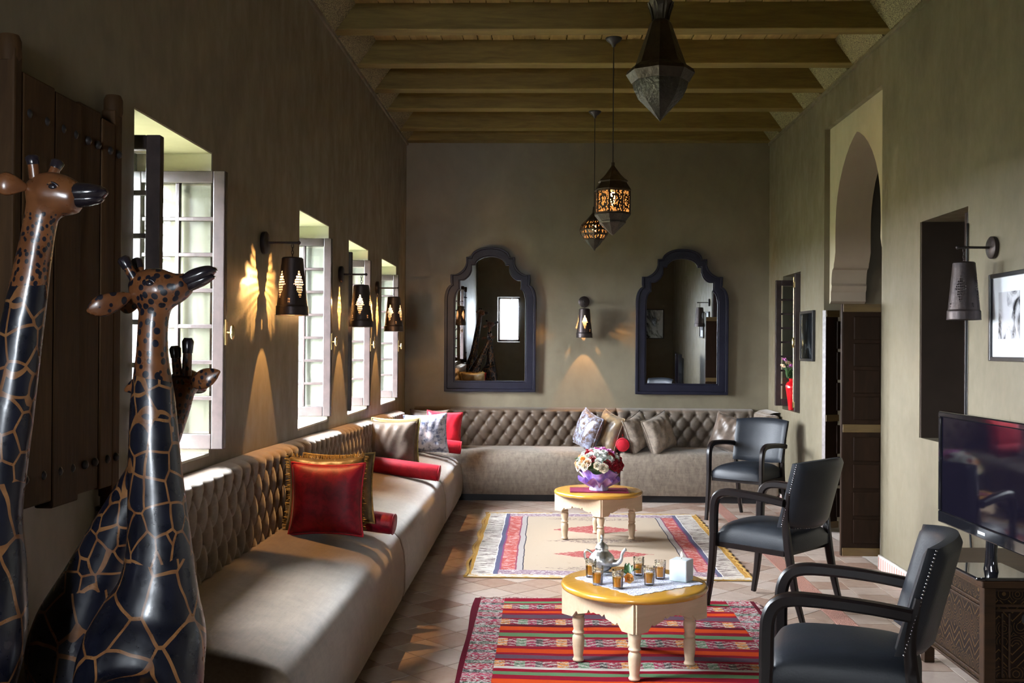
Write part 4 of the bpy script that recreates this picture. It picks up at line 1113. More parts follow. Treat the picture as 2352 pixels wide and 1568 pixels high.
# ================================================================ mirrors
MATS['navy'] = simple('midnight_blue_paint', (0.006, 0.0062, 0.014), (0.010, 0.010, 0.020), 12, 0.4, bump=.05, spec=.2)
def mirror_glass():
    n = NT('mirror_glass'); f = n.noise(n.coord(), 3, 4)
    n.set(base=(.80, .83, .86), metal=1.0, rough=n.ramp(f, [(.3, .0), (.7, .015)])); return n.m
MATS['mirror'] = mirror_glass()
def arch_outline(W, k, base):
    """half outline (x>=0) from bottom to top; W half width; k inset"""
    return None
def mirror_outline(ins):
    # half profile of the frame outline (x, z) relative to bottom centre; ins insets it
    W = .476
    P = [(W, 0.0), (W, .95)]
    for i in range(1, 9): a = i * pi / 2 / 8 * .95; P.append((W - .075 + .075 * cos(a), .95 + .16 * sin(a)))
    P += [(.415, 1.135), (.415, 1.215), (.368, 1.215)]
    for i in range(1, 8): a = i * pi / 2 / 8; P.append((.368 - .115 * sin(a), 1.215 + .105 * (1 - cos(a)) + .03 * sin(a)))
    P += [(.253, 1.335), (.253, 1.398), (.208, 1.398)]
    for i in range(0, 13): a = i * pi / 2 / 12; P.append((.203 * cos(a), 1.398 + .105 * sin(a)))
    if ins:
        c = Vector((0, .62)); Q = []
        s_x = (W - ins) / W
        for x, z in P:
            zz = ins + (z - 0) * (1.503 - 2 * ins + .01) / 1.503
            Q.append((x * s_x, zz))
        P = Q
    return P
def full(P): return [(x, z) for x, z in P] + [(-x, z) for x, z in reversed(P[:-1])]
MX = Matrix.Rotation(pi / 2, 4, 'X')
def make_mirror(label, loc, yaw_):
    t = thing('mirror', label, 'mirror', loc, (R(1.0), 0, yaw_), 'arched mirrors on the back wall')
    o0, o1, o2 = full(mirror_outline(0)), full(mirror_outline(.03)), full(mirror_outline(.10))
    obj('outer_moulding', B().ring(o0, o1, -.01, .042, MX), 'navy', t, norm=True, bevel=.004)
    obj('frame', B().ring(o1, o2, -.01, .030, MX), 'navy', t, norm=True, bevel=.005)
    o3 = full(mirror_outline(.113))
    obj('inner_moulding', B().ring(o2, o3, .0, .022, MX), 'navy', t, norm=True, bevel=.003)
    b = B(); n = len(o3); b.add([(x, -.006, z) for x, z in o3], [tuple(range(n))])
    b.add([(x, .008, z) for x, z in o3], [tuple(range(n - 1, -1, -1))])
    obj('mirror_glass', b, 'mirror', t)
make_mirror('arched navy framed mirror nearest to the windows, reflecting a bright window', (-.572, YB - .022, 1.045), R(.1))
make_mirror('arched navy framed mirror nearest to the armchairs, reflecting a portrait', (1.412, YB - .022, 1.032), R(-1.2))

# ================================================================ pictures
MATS['blackframe'] = simple('black_picture_frame', (0.015, 0.014, 0.016), None, 10, .3)
MATS['mat'] = simple('white_mount_board', (.72, .74, .78), (.68, .70, .74), 5, .6)
def photo(name, seed, lo=.01, hi=.55, sc=6, thr=(.42, .6)):
    n = NT(name); v = n.mapping(n.coord(), loc=(seed * 3.7, seed * 1.3, seed * 2.1), sc=(1, 1, .6))
    f = n.noise(v, sc, 6, .62, 1.5)
    n.set(base=n.ramp(f, [(thr[0], (lo, lo, lo * 1.1)), (thr[1], (hi, hi, hi * 1.08))]), rough=.12, coat=.4); return n.m
def picture(label, y, z, w, h, mount, m, x=XR, rz=-90, xx=None, group='framed black and white photographs'):
    t = thing('framed_picture', label, 'picture', (x, y, z) if xx is None else xx, (0, 0, R(rz)), group)
    F = .022
    b = B()
    b.box2((-w / 2, -.026, -h / 2), (-w / 2 + F, -.001, h / 2)).box2((w / 2 - F, -.026, -h / 2), (w / 2, -.001, h / 2)).box2((-w / 2 + F, -.026, -h / 2), (w / 2 - F, -.001, -h / 2 + F)).box2((-w / 2 + F, -.026, h / 2 - F), (w / 2 - F, -.001, h / 2))
    obj('frame', b, 'blackframe', t, bevel=.003)
    iw, ih = w - 2 * F, h - 2 * F
    if mount:
        obj('mount', B().box2((-iw / 2, -.012, -ih / 2), (iw / 2, -.004, ih / 2)), 'mat', t)
        obj('print', B().box2((-iw / 2 + mount, -.0135, -ih / 2 + mount * 1.2), (iw / 2 - mount, -.0115, ih / 2 - mount)), m, t)
    else: obj('print', B().box2((-iw / 2, -.012, -ih / 2), (iw / 2, -.004, ih / 2)), m, t)
    if not mount: obj('glazing', B().box2((-iw / 2, -.018, -ih / 2), (iw / 2, -.0165, ih / 2)), 'pane', t)
    return t
picture('framed dark abstract photograph beside the narrow corner window', 9.255, 1.623, .455, .44, 0, photo('dark_photo', 1, .012, .45, 7, (.5, .62)))
picture('white mounted photograph in black frame beside the unlit lamp', 5.262, 1.673, .43, .445, .075, photo('pale_photo', 2, .03, .62, 9, (.36, .55)))
picture('white mounted photograph seen only in the mirror next to the lamp', 4.45, 1.68, .53, .43, .085, photo('pale_photo', 3, .03, .62, 9, (.36, .55)))
picture('black framed curly haired portrait on the rear wall seen in the mirror', 0, 0, .50, .66, .0, photo('portrait_photo', 4, .01, .5, 3, (.45, .55)), xx=(1.86, YR, 1.62), rz=180)

# ================================================================ old wooden shutter board on the left wall
sh = thing('wooden_shutter', 'old dark plank shutter with corner pivots hung on the wall', 'shutter')
sx0, ya_, yb2, za_, zb_ = XL + .012, 2.70, 3.42, 1.045, 2.225
ps_ = [2.70, 2.745, 2.93, 3.10, 3.255, 3.355, 3.42]
random.seed(5)
for i in range(len(ps_) - 1):
    hor = i in (0, len(ps_) - 2)
    j1, j2 = random.uniform(-.012, .012), random.uniform(-.012, .012)
    b = B().box2((sx0, ps_[i] + .0015, za_ - (.04 if hor else 0) + j1), (sx0 + .05 + random.uniform(-.006, .004), ps_[i + 1] - .0015, zb_ + (.055 if hor else 0) + j2))
    obj('plank', b, 'old', sh, bevel=.006)
for y in (ps_[0] + .022, ps_[-1] - .03):
    for z in (za_ - .06, zb_ + .06): obj('pivot', B().lathe([(.026, -.035), (.030, -.02), (.030, .02), (.024, .035)], 14, Matrix.Translation((sx0 + .026, y, z))), 'old', sh, smooth=50)
for y in (2.78, 2.88, 2.98, 3.06, 3.15, 3.22, 3.31, 3.38):
    for z in (za_ + .09, zb_ - .10): obj('nail_stud', B().lathe([(.014, 0), (.013, .006), (.006, .011), (.0, .012)], 10, Matrix.Translation((sx0 + .048, y, z)) @ Matrix.Rotation(pi / 2, 4, 'Y')), 'iron', sh, smooth=60)

# ================================================================ giraffes
def giraffe_mat(name, zt, zn, ds=52.0, plain=9.0):
    """zn: height where the bold cells give way to small dots; zt: top of the head"""
    n = NT(name); v = n.coord(); x, y, z = n.xyz(v)
    warp = n.noise(v, 6, 2, out=1)
    va = n.new('ShaderNodeVectorMath', operation='MULTIPLY_ADD'); n.link(warp, va.inputs[0]); va.inputs[1].default_value = (.03, .03, .03); n.link(v, va.inputs[2])
    w = va.outputs[0]
    e1 = n.voro(n.mapping(w, sc=(1, 1, .72)), 10.5, 'DISTANCE_TO_EDGE', .9)
    e2 = n.voro(n.mapping(w, sc=(1, 1, .75)), 19.0, 'DISTANCE_TO_EDGE', .8)
    e3 = n.voro(n.mapping(w, sc=(1, 1, .85)), ds, 'F1', .8)
    body = n.math('GREATER_THAN', e1, .032); neck = n.math('GREATER_THAN', e2, .045); dots = n.math('MULTIPLY', n.math('LESS_THAN', e3, .40), n.math('LESS_THAN', z, plain))
    nz = n.math('ADD', z, n.math('MULTIPLY', n.noise(v, 9, 2), .06))
    s1 = n.math('GREATER_THAN', nz, zn - .42); s2 = n.math('GREATER_THAN', nz, zn + .03)
    def sel(f, a, b): return n.math('ADD', n.math('MULTIPLY', a, n.math('SUBTRACT', 1.0, f)), n.math('MULTIPLY', b, f))
    m = sel(s2, sel(s1, body, neck), dots)
    tan = n.ramp(n.noise(v, 20, 3), [(.35, (.26, .12, .045)), (.65, (.15, .06, .022))])
    hd = n.ramp(n.noise(v, 14, 3), [(.35, (.19, .07, .024)), (.65, (.11, .038, .014))])
    tan = n.mix(s2, tan, hd)
    dark = n.ramp(n.noise(v, 12, 3), [(.35, (.004, .0045, .009)), (.7, (.009, .010, .020))])
    n.set(base=n.mix(m, tan, dark), rough=n.ramp(n.noise(v, 30, 3), [(.3, .24), (.7, .38)]), coat=.35, coatr=.2)
    n.bump(n.math('ADD', n.noise(v, 60, 3), n.math('MULTIPLY', m, .6)), .12, .003)
    return n.m
MATS['muzzle'] = simple('black_lacquer', (.010, .008, .012), (.02, .015, .02), 10, .2, coat=.5)
def giraffe(label, m, path, rad, head, hrad, muzzle, mrad, ears, horns, legs, trunk, trad):
    t = thing('giraffe_sculpture', label, 'sculpture', (0, 0, 0), group='painted wooden giraffes')
    b = B()
    b.tube(trunk, trad, 20, smooth=5)
    b.tube(path, rad, 22, smooth=5); b.tube(head, hrad, 18, smooth=5)
    for L in legs: b.tube(L, [.040, .030, .022, .020, .026, .024], 12, smooth=3)
    o = obj('body', b, m, t, smooth=180)
    rm = o.modifiers.new('remesh', 'REMESH'); rm.mode = 'VOXEL'; rm.voxel_size = .0085; rm.use_smooth_shade = True
    sm = o.modifiers.new('smooth', 'SMOOTH'); sm.iterations = 6; sm.factor = .5
    mz = [Vector(p) for p in muzzle]; dirm = (mz[-1] - mz[0]).normalized(); side = Vector((0, 1, 0)) if abs(dirm.x) > .5 else Vector((1, 0, 0))
    upm = side.cross(dirm); upm = upm if upm.z > 0 else -upm
    mo = obj('muzzle', B().tube([p + upm * .006 for p in mz], [(a * .80, c) for a, c in mrad], 16, smooth=4), 'muzzle', t, smooth=180)
    obj('lower_lip', B().tube([p - upm * .0095 - dirm * .010 * (i / (len(mz) - 1)) for i, p in enumerate(mz)], [(a * .52, c * .82) for a, c in mrad], 16, smooth=4), 'muzzle', mo, smooth=180)
    hc = [Vector(p) for p in head]; ec = hc[1].lerp(hc[2], .75)
    for s_ in (-1, 1):
        p = ec + side * (s_ * (hrad[2][1] - .006)) + Vector((0, 0, .014))
        ey = obj('eye', B().ball((0, 0, 0), (.012, .008, .008), 14, 8), 'muzzle', t, p, smooth=180)
        obj('eyelid', B().tube([(-.014, s_ * .002, .0), (-.008, s_ * .004, .007), (0, s_ * .005, .010), (.008, s_ * .004, .007), (.014, s_ * .002, .0)], .0025, 6, smooth=3), m, ey, smooth=180)
    for e in ears: obj('ear', B().tube(e, [(.006, .004), (.021, .009), (.027, .011), (.018, .007), (.003, .002)], 12, smooth=4), m, t, smooth=180)
    for (h0, h1) in horns:
        a, c = Vector(h0), Vector(h0).lerp(Vector(h1), 1.45); hn = obj('horn', B().tube([a, a.lerp(c, .6)], [.013, .012], 12), m, t, smooth=60)
        obj('horn_tip', B().tube([a.lerp(c, .6), a.lerp(c, .9), c], [.0135, .016, .010], 12), 'muzzle', hn, smooth=60)
    return t
def legset(cx, cy, hx, hy, z, dx, dy):
    """front pair under (cx,cy), hind pair under (hx,hy); (dx,dy) sideways half spacing"""
    out = []
    for (px, py) in ((cx, cy), (hx, hy)):
        for s_ in (-1, 1):
            x, y = px + dx * s_, py + dy * s_
            out.append([(x, y, z), (x, y, z * .8), (x, y, z * .52), (x, y, z * .3), (x, y, .06), (x, y, 0)])
    return out
g2m = giraffe_mat('painted_giraffe_blue', 1.7, 1.42)
G2Y = 2.6
giraffe('foreground giraffe sculpture with spotted head stretched in front of the open casement', g2m,
        [(-.99, 2.53, .60), (-.995, 2.56, .70), (-.985, G2Y, .80), (-.968, G2Y, .90), (-.966, G2Y, 1.0), (-.972, G2Y, 1.10), (-.980, G2Y, 1.22), (-.985, G2Y, 1.36), (-.988, G2Y, 1.48), (-.984, G2Y, 1.58), (-.965, G2Y, 1.645)],
        [(.105, .150), (.118, .155), (.112, .138), (.086, .098), (.074, .080), (.068, .072), (.062, .064), (.053, .055), (.039, .040), (.036, .038), (.045, .046)],
        [(-1.04, G2Y, 1.628), (-1.01, G2Y, 1.636), (-.968, G2Y, 1.640), (-.93, G2Y, 1.645), (-.895, G2Y, 1.660)], [(.032, .028), (.054, .048), (.056, .052), (.041, .040), (.026, .030)],
        [(-.905, G2Y, 1.654), (-.885, G2Y, 1.664), (-.862, G2Y, 1.674), (-.842, G2Y, 1.682), (-.826, G2Y, 1.686)], [(.021, .026), (.026, .030), (.025, .029), (.019, .024), (.007, .012)],
        [[(-1.03, 2.575, 1.625), (-1.055, 2.55, 1.612), (-1.085, 2.53, 1.597), (-1.105, 2.52, 1.588), (-1.118, 2.515, 1.582)], [(-1.03, 2.64, 1.625), (-1.05, 2.66, 1.62), (-1.08, 2.685, 1.61), (-1.10, 2.70, 1.60), (-1.115, 2.71, 1.595)]],
        [((-1.022, 2.585, 1.655), (-1.045, 2.575, 1.70)), ((-1.018, 2.622, 1.655), (-1.038, 2.632, 1.70))],
        legset(-.99, 2.52, -.97, 2.20, .60, .06, 0), [(-.99, 2.56, .62), (-.985, 2.40, .60), (-.975, 2.25, .60), (-.97, 2.15, .58)], [.11, .125, .12, .07])
g3m = giraffe_mat('painted_giraffe_dark', 1.45, 1.30, 80.0)
giraffe('smaller leaning giraffe sculpture half hidden behind the foreground giraffe, ears spread', g3m,
        [(-1.29, 2.86, .52), (-1.30, 2.84, .62), (-1.275, 2.82, .73), (-1.225, 2.81, .85), (-1.165, 2.80, .98), (-1.10, 2.80, 1.11), (-1.035, 2.80, 1.24), (-1.0, 2.80, 1.33), (-.985, 2.80, 1.385)],
        [(.10, .125), (.11, .135), (.105, .118), (.085, .09), (.068, .072), (.056, .058), (.045, .046), (.038, .042), (.036, .042)],
        [(-.985, 2.79, 1.375), (-.985, 2.82, 1.395), (-.984, 2.86, 1.40), (-.983, 2.90, 1.395)], [(.034, .034), (.042, .042), (.036, .036), (.026, .028)],
        [(-.983, 2.89, 1.396), (-.982, 2.93, 1.388), (-.981, 2.97, 1.38)], [(.026, .028), (.03, .034), (.012, .016)],
        [[(-1.01, 2.80, 1.395), (-1.045, 2.795, 1.40), (-1.085, 2.79, 1.395), (-1.115, 2.79, 1.385), (-1.135, 2.79, 1.378)], [(-.96, 2.80, 1.395), (-.94, 2.795, 1.402), (-.915, 2.79, 1.413), (-.892, 2.79, 1.424), (-.875, 2.79, 1.432)]],
        [((-.990, 2.79, 1.42), (-.994, 2.785, 1.475)), ((-.966, 2.79, 1.42), (-.962, 2.785, 1.49))],
        legset(-1.29, 2.86, -1.22, 3.13, .52, .06, 0), [(-1.29, 2.86, .55), (-1.26, 2.98, .54), (-1.23, 3.10, .53), (-1.215, 3.17, .5)], [.10, .115, .105, .06])
g1m = giraffe_mat('painted_giraffe_orange', 1.85, 1.63, 80.0, 1.805)
giraffe('tall giraffe sculpture at the picture edge in front of the old plank shutter', g1m,
        [(-1.335, 2.36, .72), (-1.325, 2.38, .85), (-1.305, 2.40, .98), (-1.288, 2.40, 1.10), (-1.27, 2.40, 1.22), (-1.25, 2.40, 1.34), (-1.232, 2.40, 1.46), (-1.21, 2.40, 1.60), (-1.192, 2.40, 1.71), (-1.178, 2.40, 1.79), (-1.165, 2.40, 1.842)],
        [(.11, .13), (.118, .135), (.092, .10), (.066, .072), (.060, .064), (.055, .058), (.050, .053), (.044, .047), (.038, .042), (.036, .040), (.040, .044)],
        [(-1.205, 2.40, 1.845), (-1.165, 2.40, 1.852), (-1.12, 2.40, 1.846), (-1.085, 2.40, 1.836)], [(.032, .032), (.052, .048), (.048, .046), (.034, .036)],
        [(-1.112, 2.40, 1.842), (-1.09, 2.40, 1.846), (-1.062, 2.40, 1.848), (-1.036, 2.40, 1.850), (-1.022, 2.40, 1.852)], [(.026, .028), (.032, .034), (.029, .032), (.020, .024), (.008, .012)],
        [[(-1.195, 2.37, 1.862), (-1.215, 2.355, 1.865), (-1.235, 2.345, 1.867), (-1.25, 2.34, 1.868), (-1.26, 2.335, 1.869)], [(-1.195, 2.43, 1.862), (-1.21, 2.45, 1.865), (-1.228, 2.465, 1.867), (-1.24, 2.475, 1.868), (-1.25, 2.48, 1.868)]],
        [((-1.185, 2.385, 1.885), (-1.188, 2.38, 1.922)), ((-1.165, 2.418, 1.885), (-1.155, 2.425, 1.920))],
        legset(-1.335, 2.34, -1.33, 2.0, .72, .055, 0), [(-1.335, 2.38, .74), (-1.335, 2.2, .70), (-1.33, 2.05, .70), (-1.33, 1.95, .67)], [.11, .12, .115, .07])

# ================================================================ tea table: doily, teapot, glasses, rose, candle
MATS['silver_m'] = simple('polished_silver', (.86, .86, .85), (.66, .65, .63), 30, .3, 1.0, bump=.25, bscale=70)
def lace():
    n = NT('embroidered_lace_cloth'); v = n.coord()
    d = n.voro(v, 42, 'F1', .6); e = n.noise(v, 60, 4, .8)
    f = n.math('ADD', n.math('MULTIPLY', n.math('SINE', n.math('MULTIPLY', d, 26)), .18), e)
    n.set(base=n.ramp(f, [(.30, (.17, .15, .28)), (.42, (.50, .50, .60)), (.52, (.74, .75, .82))]), rough=.85); return n.m
MATS['lace'] = lace()
pts = []
for k in range(4):
    a0 = k * pi / 2
    for i in range(14):
        q = i / 14; c0 = Vector((cos(a0), sin(a0))) * .305; c1 = Vector((cos(a0 + pi / 2), sin(a0 + pi / 2))) * .305
        p = c0.lerp(c1, q); nn = (c0 + c1).normalized()
        p = p + nn * (.010 * abs(sin(pi * q * 7)) - .004); pts.append((p.x, p.y))
tag(obj('doily', B().prism(pts, 0, .0025), 'lace', None, (T1[0] + .02, T1[1] + .0, ZTAB + .0005), (0, 0, R(-8)), norm=True), 'white lace doily with purple embroidery lying on the tea table', 'doily')
ZD = ZTAB + .0035
tp = thing('teapot', 'engraved silver moroccan teapot on the tea table', 'teapot', (.286, 5.17, ZD), (0, 0, R(-18)))
obj('pot', B().lathe([(.0, .012), (.040, .012), (.046, .016), (.058, .032), (.064, .052), (.062, .070), (.050, .088), (.036, .100), (.030, .110), (.032, .116), (.0, .116)], 32), 'silver_m', tp, smooth=50)
obj('base_ring', B().lathe([(.036, 0), (.038, .004), (.030, .014)], 28), 'silver_m', tp, smooth=50)
lid = obj('lid', B().lathe([(.033, .116), (.032, .122), (.022, .136), (.010, .146), (.006, .152)], 28), 'silver_m', tp, smooth=50)
obj('finial', B().lathe([(.005, .150), (.010, .156), (.007, .163), (.009, .168), (.004, .180), (.0, .184)], 16), 'silver_m', lid, smooth=60)
obj('spout', B().tube([(.052, 0, .045), (.082, 0, .050), (.098, 0, .068), (.102, 0, .092), (.114, 0, .112), (.122, 0, .118)], [.020, .014, .010, .008, .007, .009], 14, smooth=5), 'silver_m', tp, smooth=180)
obj('handle', B().tube([(-.048, 0, .088), (-.072, 0, .100), (-.086, 0, .088), (-.084, 0, .062), (-.070, 0, .042), (-.058, 0, .038)], [.005, .006, .006, .006, .005, .005], 10, smooth=5), 'silver_m', tp, smooth=180)
def drink_glass():
    n = NT('drinking_glass'); n.set(base=(1, 1, 1), rough=.02, trans=1.0, ior=1.45); return n.m
MATS['glass'] = glass('drinking_glass', (.98, .98, .98), .05)
def tea_mat():
    n = NT('amber_tea'); n.set(base=(.80, .33, .03), rough=.1, trans=.15, ior=1.33, sss=.3); return n.m
MATS['tea'] = tea_mat()
MATS['gilt'] = (lambda n: (n.set(base=(.72, .58, .38), metal=.3, rough=.45, alpha=n.ramp(n.voro(n.coord(), 130, 'F1', .7), [(.28, 1.0), (.40, .18)])), n.m)[1])(NT('gilt_glass_pattern'))
def make_glass():
    t = thing('tea_glass', 'x', 'glass', group='tea glasses on the table')
    obj('glass', B().lathe([(.0, .0), (.0225, .0), (.0235, .003), (.0275, .088), (.0258, .088), (.0218, .012), (.0, .010)], 28, cap=False), 'glass', t, smooth=40)
    obj('tea', B().lathe([(.0, .0115), (.0212, .0125), (.0232, .054), (.0, .054)], 24, cap=False), 'tea', t, smooth=40)
    obj('gilt_band', B().lathe([(.0264, .059), (.0277, .087)], 28, cap=False), 'gilt', t, smooth=60)
    return t
GP = [((.253, 4.893), 'tea glass in the front row at the teapot end of the table'), ((.341, 4.812), 'tea glass closest to the table rim, next to the orange rose'), ((.492, 4.89), 'front tea glass nearest to the candle'), ((.558, 5.025), 'back tea glass nearest to the candle'), ((.462, 5.10), 'back tea glass behind the rose leaves'), ((.228, 5.045), 'tea glass half hidden in front of the teapot')]
gl = make_glass(); bpy_update()
for i, ((x, y), lb) in enumerate(GP):
    o = gl if i == 0 else copy_tree(gl)
    o.location = (x, y, ZD if i not in (0, 1) else ZTAB + .0006); o.rotation_euler = (0, 0, i * .7); o['label'] = lb
for i in (0, 1): pass
# candle
MATS['wax'] = (lambda n: (n.set(base=n.ramp(n.noise(n.coord(), 12, 3), [(.3, (.52, .58, .62)), (.7, (.46, .53, .57))]), rough=.45, sss=.25), n.m)[1])(NT('pale_blue_wax'))
cd = thing('candle', 'square pale blue pillar candle burning on the tea table', 'candle', (.655, 5.0, ZD), (0, 0, R(-30)))
obj('wax_block', B().box2((-.044, -.044, 0), (.044, .044, .102)), 'wax', cd, bevel=.006, seg=3)
obj('wick', B().tube([(0, 0, .10), (.002, 0, .112)], .0015, 6), 'blackframe', cd)
obj('flame', B().lathe([(.0, .108), (.0045, .113), (.0055, .119), (.003, .129), (.0, .138)], 12), lampglow('candle_flame', (1, .72, .35), 2.0), cd, smooth=60)

# blossoms
def rose_b(r, seed=0, layers=4):
    b = B(); rnd = random.Random(seed)
    for L in range(layers):
        n = 3 + L; rr = r * (.28 + .72 * L / (layers - 1)); open_ = .35 + .55 * L / (layers - 1)
        for k in range(n):
            a = 2 * pi * k / n + L * .9 + rnd.uniform(-.15, .15)
            def fn(u, v):
                s = (2 * u - 1); wd = rr * .95 * sin(pi * min(.92, .18 + .66 * v)) * s
                rad = rr * (.15 + .85 * v ** .8) * (.55 + .45 * open_) * (1 - .18 * s * s); h = r * (1.05 * v * (1.15 - .55 * open_)) - .25 * r * (v > .8) * (v - .8) * 3 * open_ - r * .35
                return (rad * cos(a) - wd * sin(a), rad * sin(a) + wd * cos(a), h)
            b.grid(fn, 5, 5)
    b.ball((0, 0, -.02 * r), (r * .22, r * .22, r * .4), 8, 6)
    return b
def leaf_b(l, w):
    b = B(); b.grid(lambda u, v: ((2 * u - 1) * w / 2 * sin(pi * min(1, .06 + .94 * v)) , l * v, .25 * l * v - .35 * l * v * v + .18 * w * abs(2 * u - 1)), 4, 8); return b
def petal_mat(name, c1, c2):
    n = NT(name); n.set(base=n.ramp(n.noise(n.coord(), 40, 3), [(.35, c1), (.65, c2)]), rough=.6, sss=.1); return n.m
MATS['p_orange'] = petal_mat('orange_petals', (.80, .28, .05), (.86, .45, .14)); MATS['p_peach'] = petal_mat('peach_petals', (.82, .48, .28), (.86, .62, .42))
MATS['p_white'] = petal_mat('white_petals', (.80, .80, .76), (.72, .74, .66)); MATS['p_red'] = petal_mat('red_petals', (.36, .008, .02), (.24, .004, .015)); MATS['p_pink'] = petal_mat('magenta_petals', (.60, .12, .42), (.70, .28, .58))
MATS['p_cream'] = petal_mat('cream_petals', (.84, .68, .48), (.84, .76, .62))
MATS['leaf'] = simple('dark_green_leaf', (.035, .085, .03), (.06, .12, .04), 20, .4)
rs = thing('rose', 'single orange rose with dark leaves lying among the tea glasses', 'flower', (.400, 4.93, ZD), (0, 0, 0))
obj('blossom', rose_b(.024, 3), 'p_orange', rs, (0, 0, .021), (R(70), 0, R(15)), smooth=180)
obj('stem', B().tube([(0, .015, .018), (.005, .08, .02), (.02, .15, .012)], .0025, 6, smooth=3), 'leaf', rs)
for k, (x, y, z, rx, rz) in enumerate(((.0, .05, .02, 30, 40), (.01, .08, .02, 50, -30), (.0, .10, .02, 62, 10), (.015, .12, .02, 20, -70), (.005, .07, .025, 75, -10))):
    obj('leaf', leaf_b(.055, .026), 'leaf', rs, (x, y, z), (R(rx), 0, R(rz)), smooth=180)

# ================================================================ bouquet table
MATS['mat_red'] = fabric('crimson_place_mat', (.20, .006, .045), (.14, .004, .03), 20, .9, .0)
pm = thing('place_mat', 'crimson rectangular place mat under the flower bouquet', 'place mat', (.425, 8.14, ZTAB + .0005), (0, 0, R(-1)))
obj('cloth', B().box2((-.225, -.13, 0), (.225, .13, .004)), 'mat_red', pm, bevel=.001)
obj('border', B().box2((-.225, -.13, .004), (-.213, .13, .006)).box2((.213, -.13, .004), (.225, .13, .006)).box2((-.213, -.13, .004), (.213, -.118, .006)).box2((-.213, .118, .004), (.213, .13, .006)), 'mat_red', pm)
BQ = (.425, 8.13, ZTAB + .0055)
bq = thing('flower_bouquet', 'round bouquet of orange, white, red and magenta flowers in purple wrapping', 'bouquet', BQ); bq.scale = (1.08, 1.08, 1.06)
MATS['lilac'] = simple('lilac_foil_pot', (.45, .38, .66), (.60, .56, .78), 20, .25, .3)
def wrap_mat():
    n = NT('purple_organza'); v = n.coord()
    n.set(base=n.ramp(n.noise(v, 14, 4, .6, 1.5), [(.35, (.20, .08, .44)), (.65, (.45, .30, .74))]), rough=.35, sheen=.4, alpha=n.ramp(n.noise(v, 10, 3), [(.35, .97), (.65, .8)])); return n.m
MATS['wrap'] = wrap_mat()
obj('pot', B().lathe([(.0, 0), (.066, 0), (.070, .004), (.064, .045), (.050, .06), (.0, .062)], 10), 'lilac', bq, smooth=25)
def wrapf(u, v):
    a = 2 * pi * u; r = .060 + .078 * v ** .75 + .016 * sin(7 * a) * v + .010 * sin(13 * a + 2) * v
    return (r * cos(a), r * sin(a), .045 + .10 * v + .018 * sin(5 * a + 1) * v)
obj('wrapping', B().grid(wrapf, 72, 14, wrap=True).grid(lambda u, v: ((.06 + .075 * v + .018 * sin(6 * 2 * pi * u + 2) * v) * cos(2 * pi * u), (.06 + .075 * v + .018 * sin(6 * 2 * pi * u + 2) * v) * sin(2 * pi * u), .040 + .045 * v + .02 * sin(9 * 2 * pi * u)), 72, 8, wrap=True), 'wrap', bq, smooth=180)
rnd = random.Random(12)
kinds = ['p_peach', 'p_orange', 'p_white', 'p_cream', 'p_red', 'p_white', 'p_pink', 'p_peach']
rm = {k: None for k in set(kinds)}
obj('greenery', B().ball((0, 0, .185), (.135, .135, .085), 20, 10), 'leaf', bq, smooth=60)
GA = pi * (3 - sqrt(5)); N = 62
for i in range(N):
    q = 1 - (i + .5) / N * 1.02; th = GA * i + rnd.uniform(-.12, .12)
    cz = q; rr = sqrt(max(0, 1 - cz * cz)) if cz > 0 else 1.0
    d = Vector((rr * cos(th), rr * sin(th), max(cz, -.05)))
    p = Vector((d.x * .158, d.y * .158, .172 + d.z * .125))
    # colour by place: magenta on top, red to the right, peach low, white middle
    if d.z > .72: k = 'p_pink' if d.x > -.35 and d.y > -.3 else rnd.choice(('p_white', 'p_red'))
    elif d.x > .25 and d.z < .45 and d.y < .2 and rnd.random() < .75: k = 'p_red'
    elif d.z < .35: k = rnd.choice(('p_peach', 'p_orange', 'p_peach', 'p_cream'))
    else: k = rnd.choice(('p_white', 'p_white', 'p_cream', 'p_orange', 'p_red', 'p_white'))
    sc = rnd.uniform(.85, 1.15)
    e = d.to_track_quat('Z', 'Y').to_euler()
    if rm[k] is None: rm[k] = obj('blossom', rose_b(.034, hash(k) % 7 if False else len(k)), k, bq, p, e, smooth=180).data; o = bq.children[-1] if False else None
    else:
        o = link('blossom', rm[k], None, bq, p, e); o.scale = (sc, sc, sc)
lm = None
for i in range(26):
    th = i * 2.4; z = rnd.uniform(.14, .26); r = .13
    loc = (r * cos(th) * .9, r * sin(th) * .9, z); rot = (R(rnd.uniform(-10, 50)), 0, th - pi / 2)
    if lm is None: lm = obj('leaf', leaf_b(.06, .03), 'leaf', bq, loc, rot, smooth=180).data
    else: link('leaf', lm, None, bq, loc, rot)

# ================================================================ red vase in the corner window
MATS['redglaze'] = simple('glossy_red_glaze', (.55, .008, .012), (.45, .006, .01), 5, .08, coat=.6)
vs_ = thing('vase', 'glossy red vase with magenta flowers on the corner window sill', 'vase', (2.365, 10.10, .926))
obj('body', B().lathe([(.0, 0), (.028, 0), (.030, .006), (.040, .10), (.056, .20), (.058, .235), (.045, .262), (.024, .275), (.024, .292), (.030, .30), (.020, .298)], 28), 'redglaze', vs_, smooth=50)
for k in range(7):
    a = k * .9; x, y = .02 * cos(a) - .02, .02 * sin(a); top = (.035 * cos(a) - .045, .05 * sin(a), .42 + .03 * (k % 3))
    st = obj('stem', B().tube([(x * .3, y * .3, .28), (x, y, .36), top], .003, 6), 'leaf', vs_)
    obj('leaf', leaf_b(.12, .03), 'leaf', vs_, (x, y, .30), (R(65), 0, a), smooth=180)
    if k < 4: obj('blossom', rose_b(.030, k), 'p_pink' if k % 2 == 0 else 'p_peach', vs_, top, (R(20), R(-20), a), smooth=180)

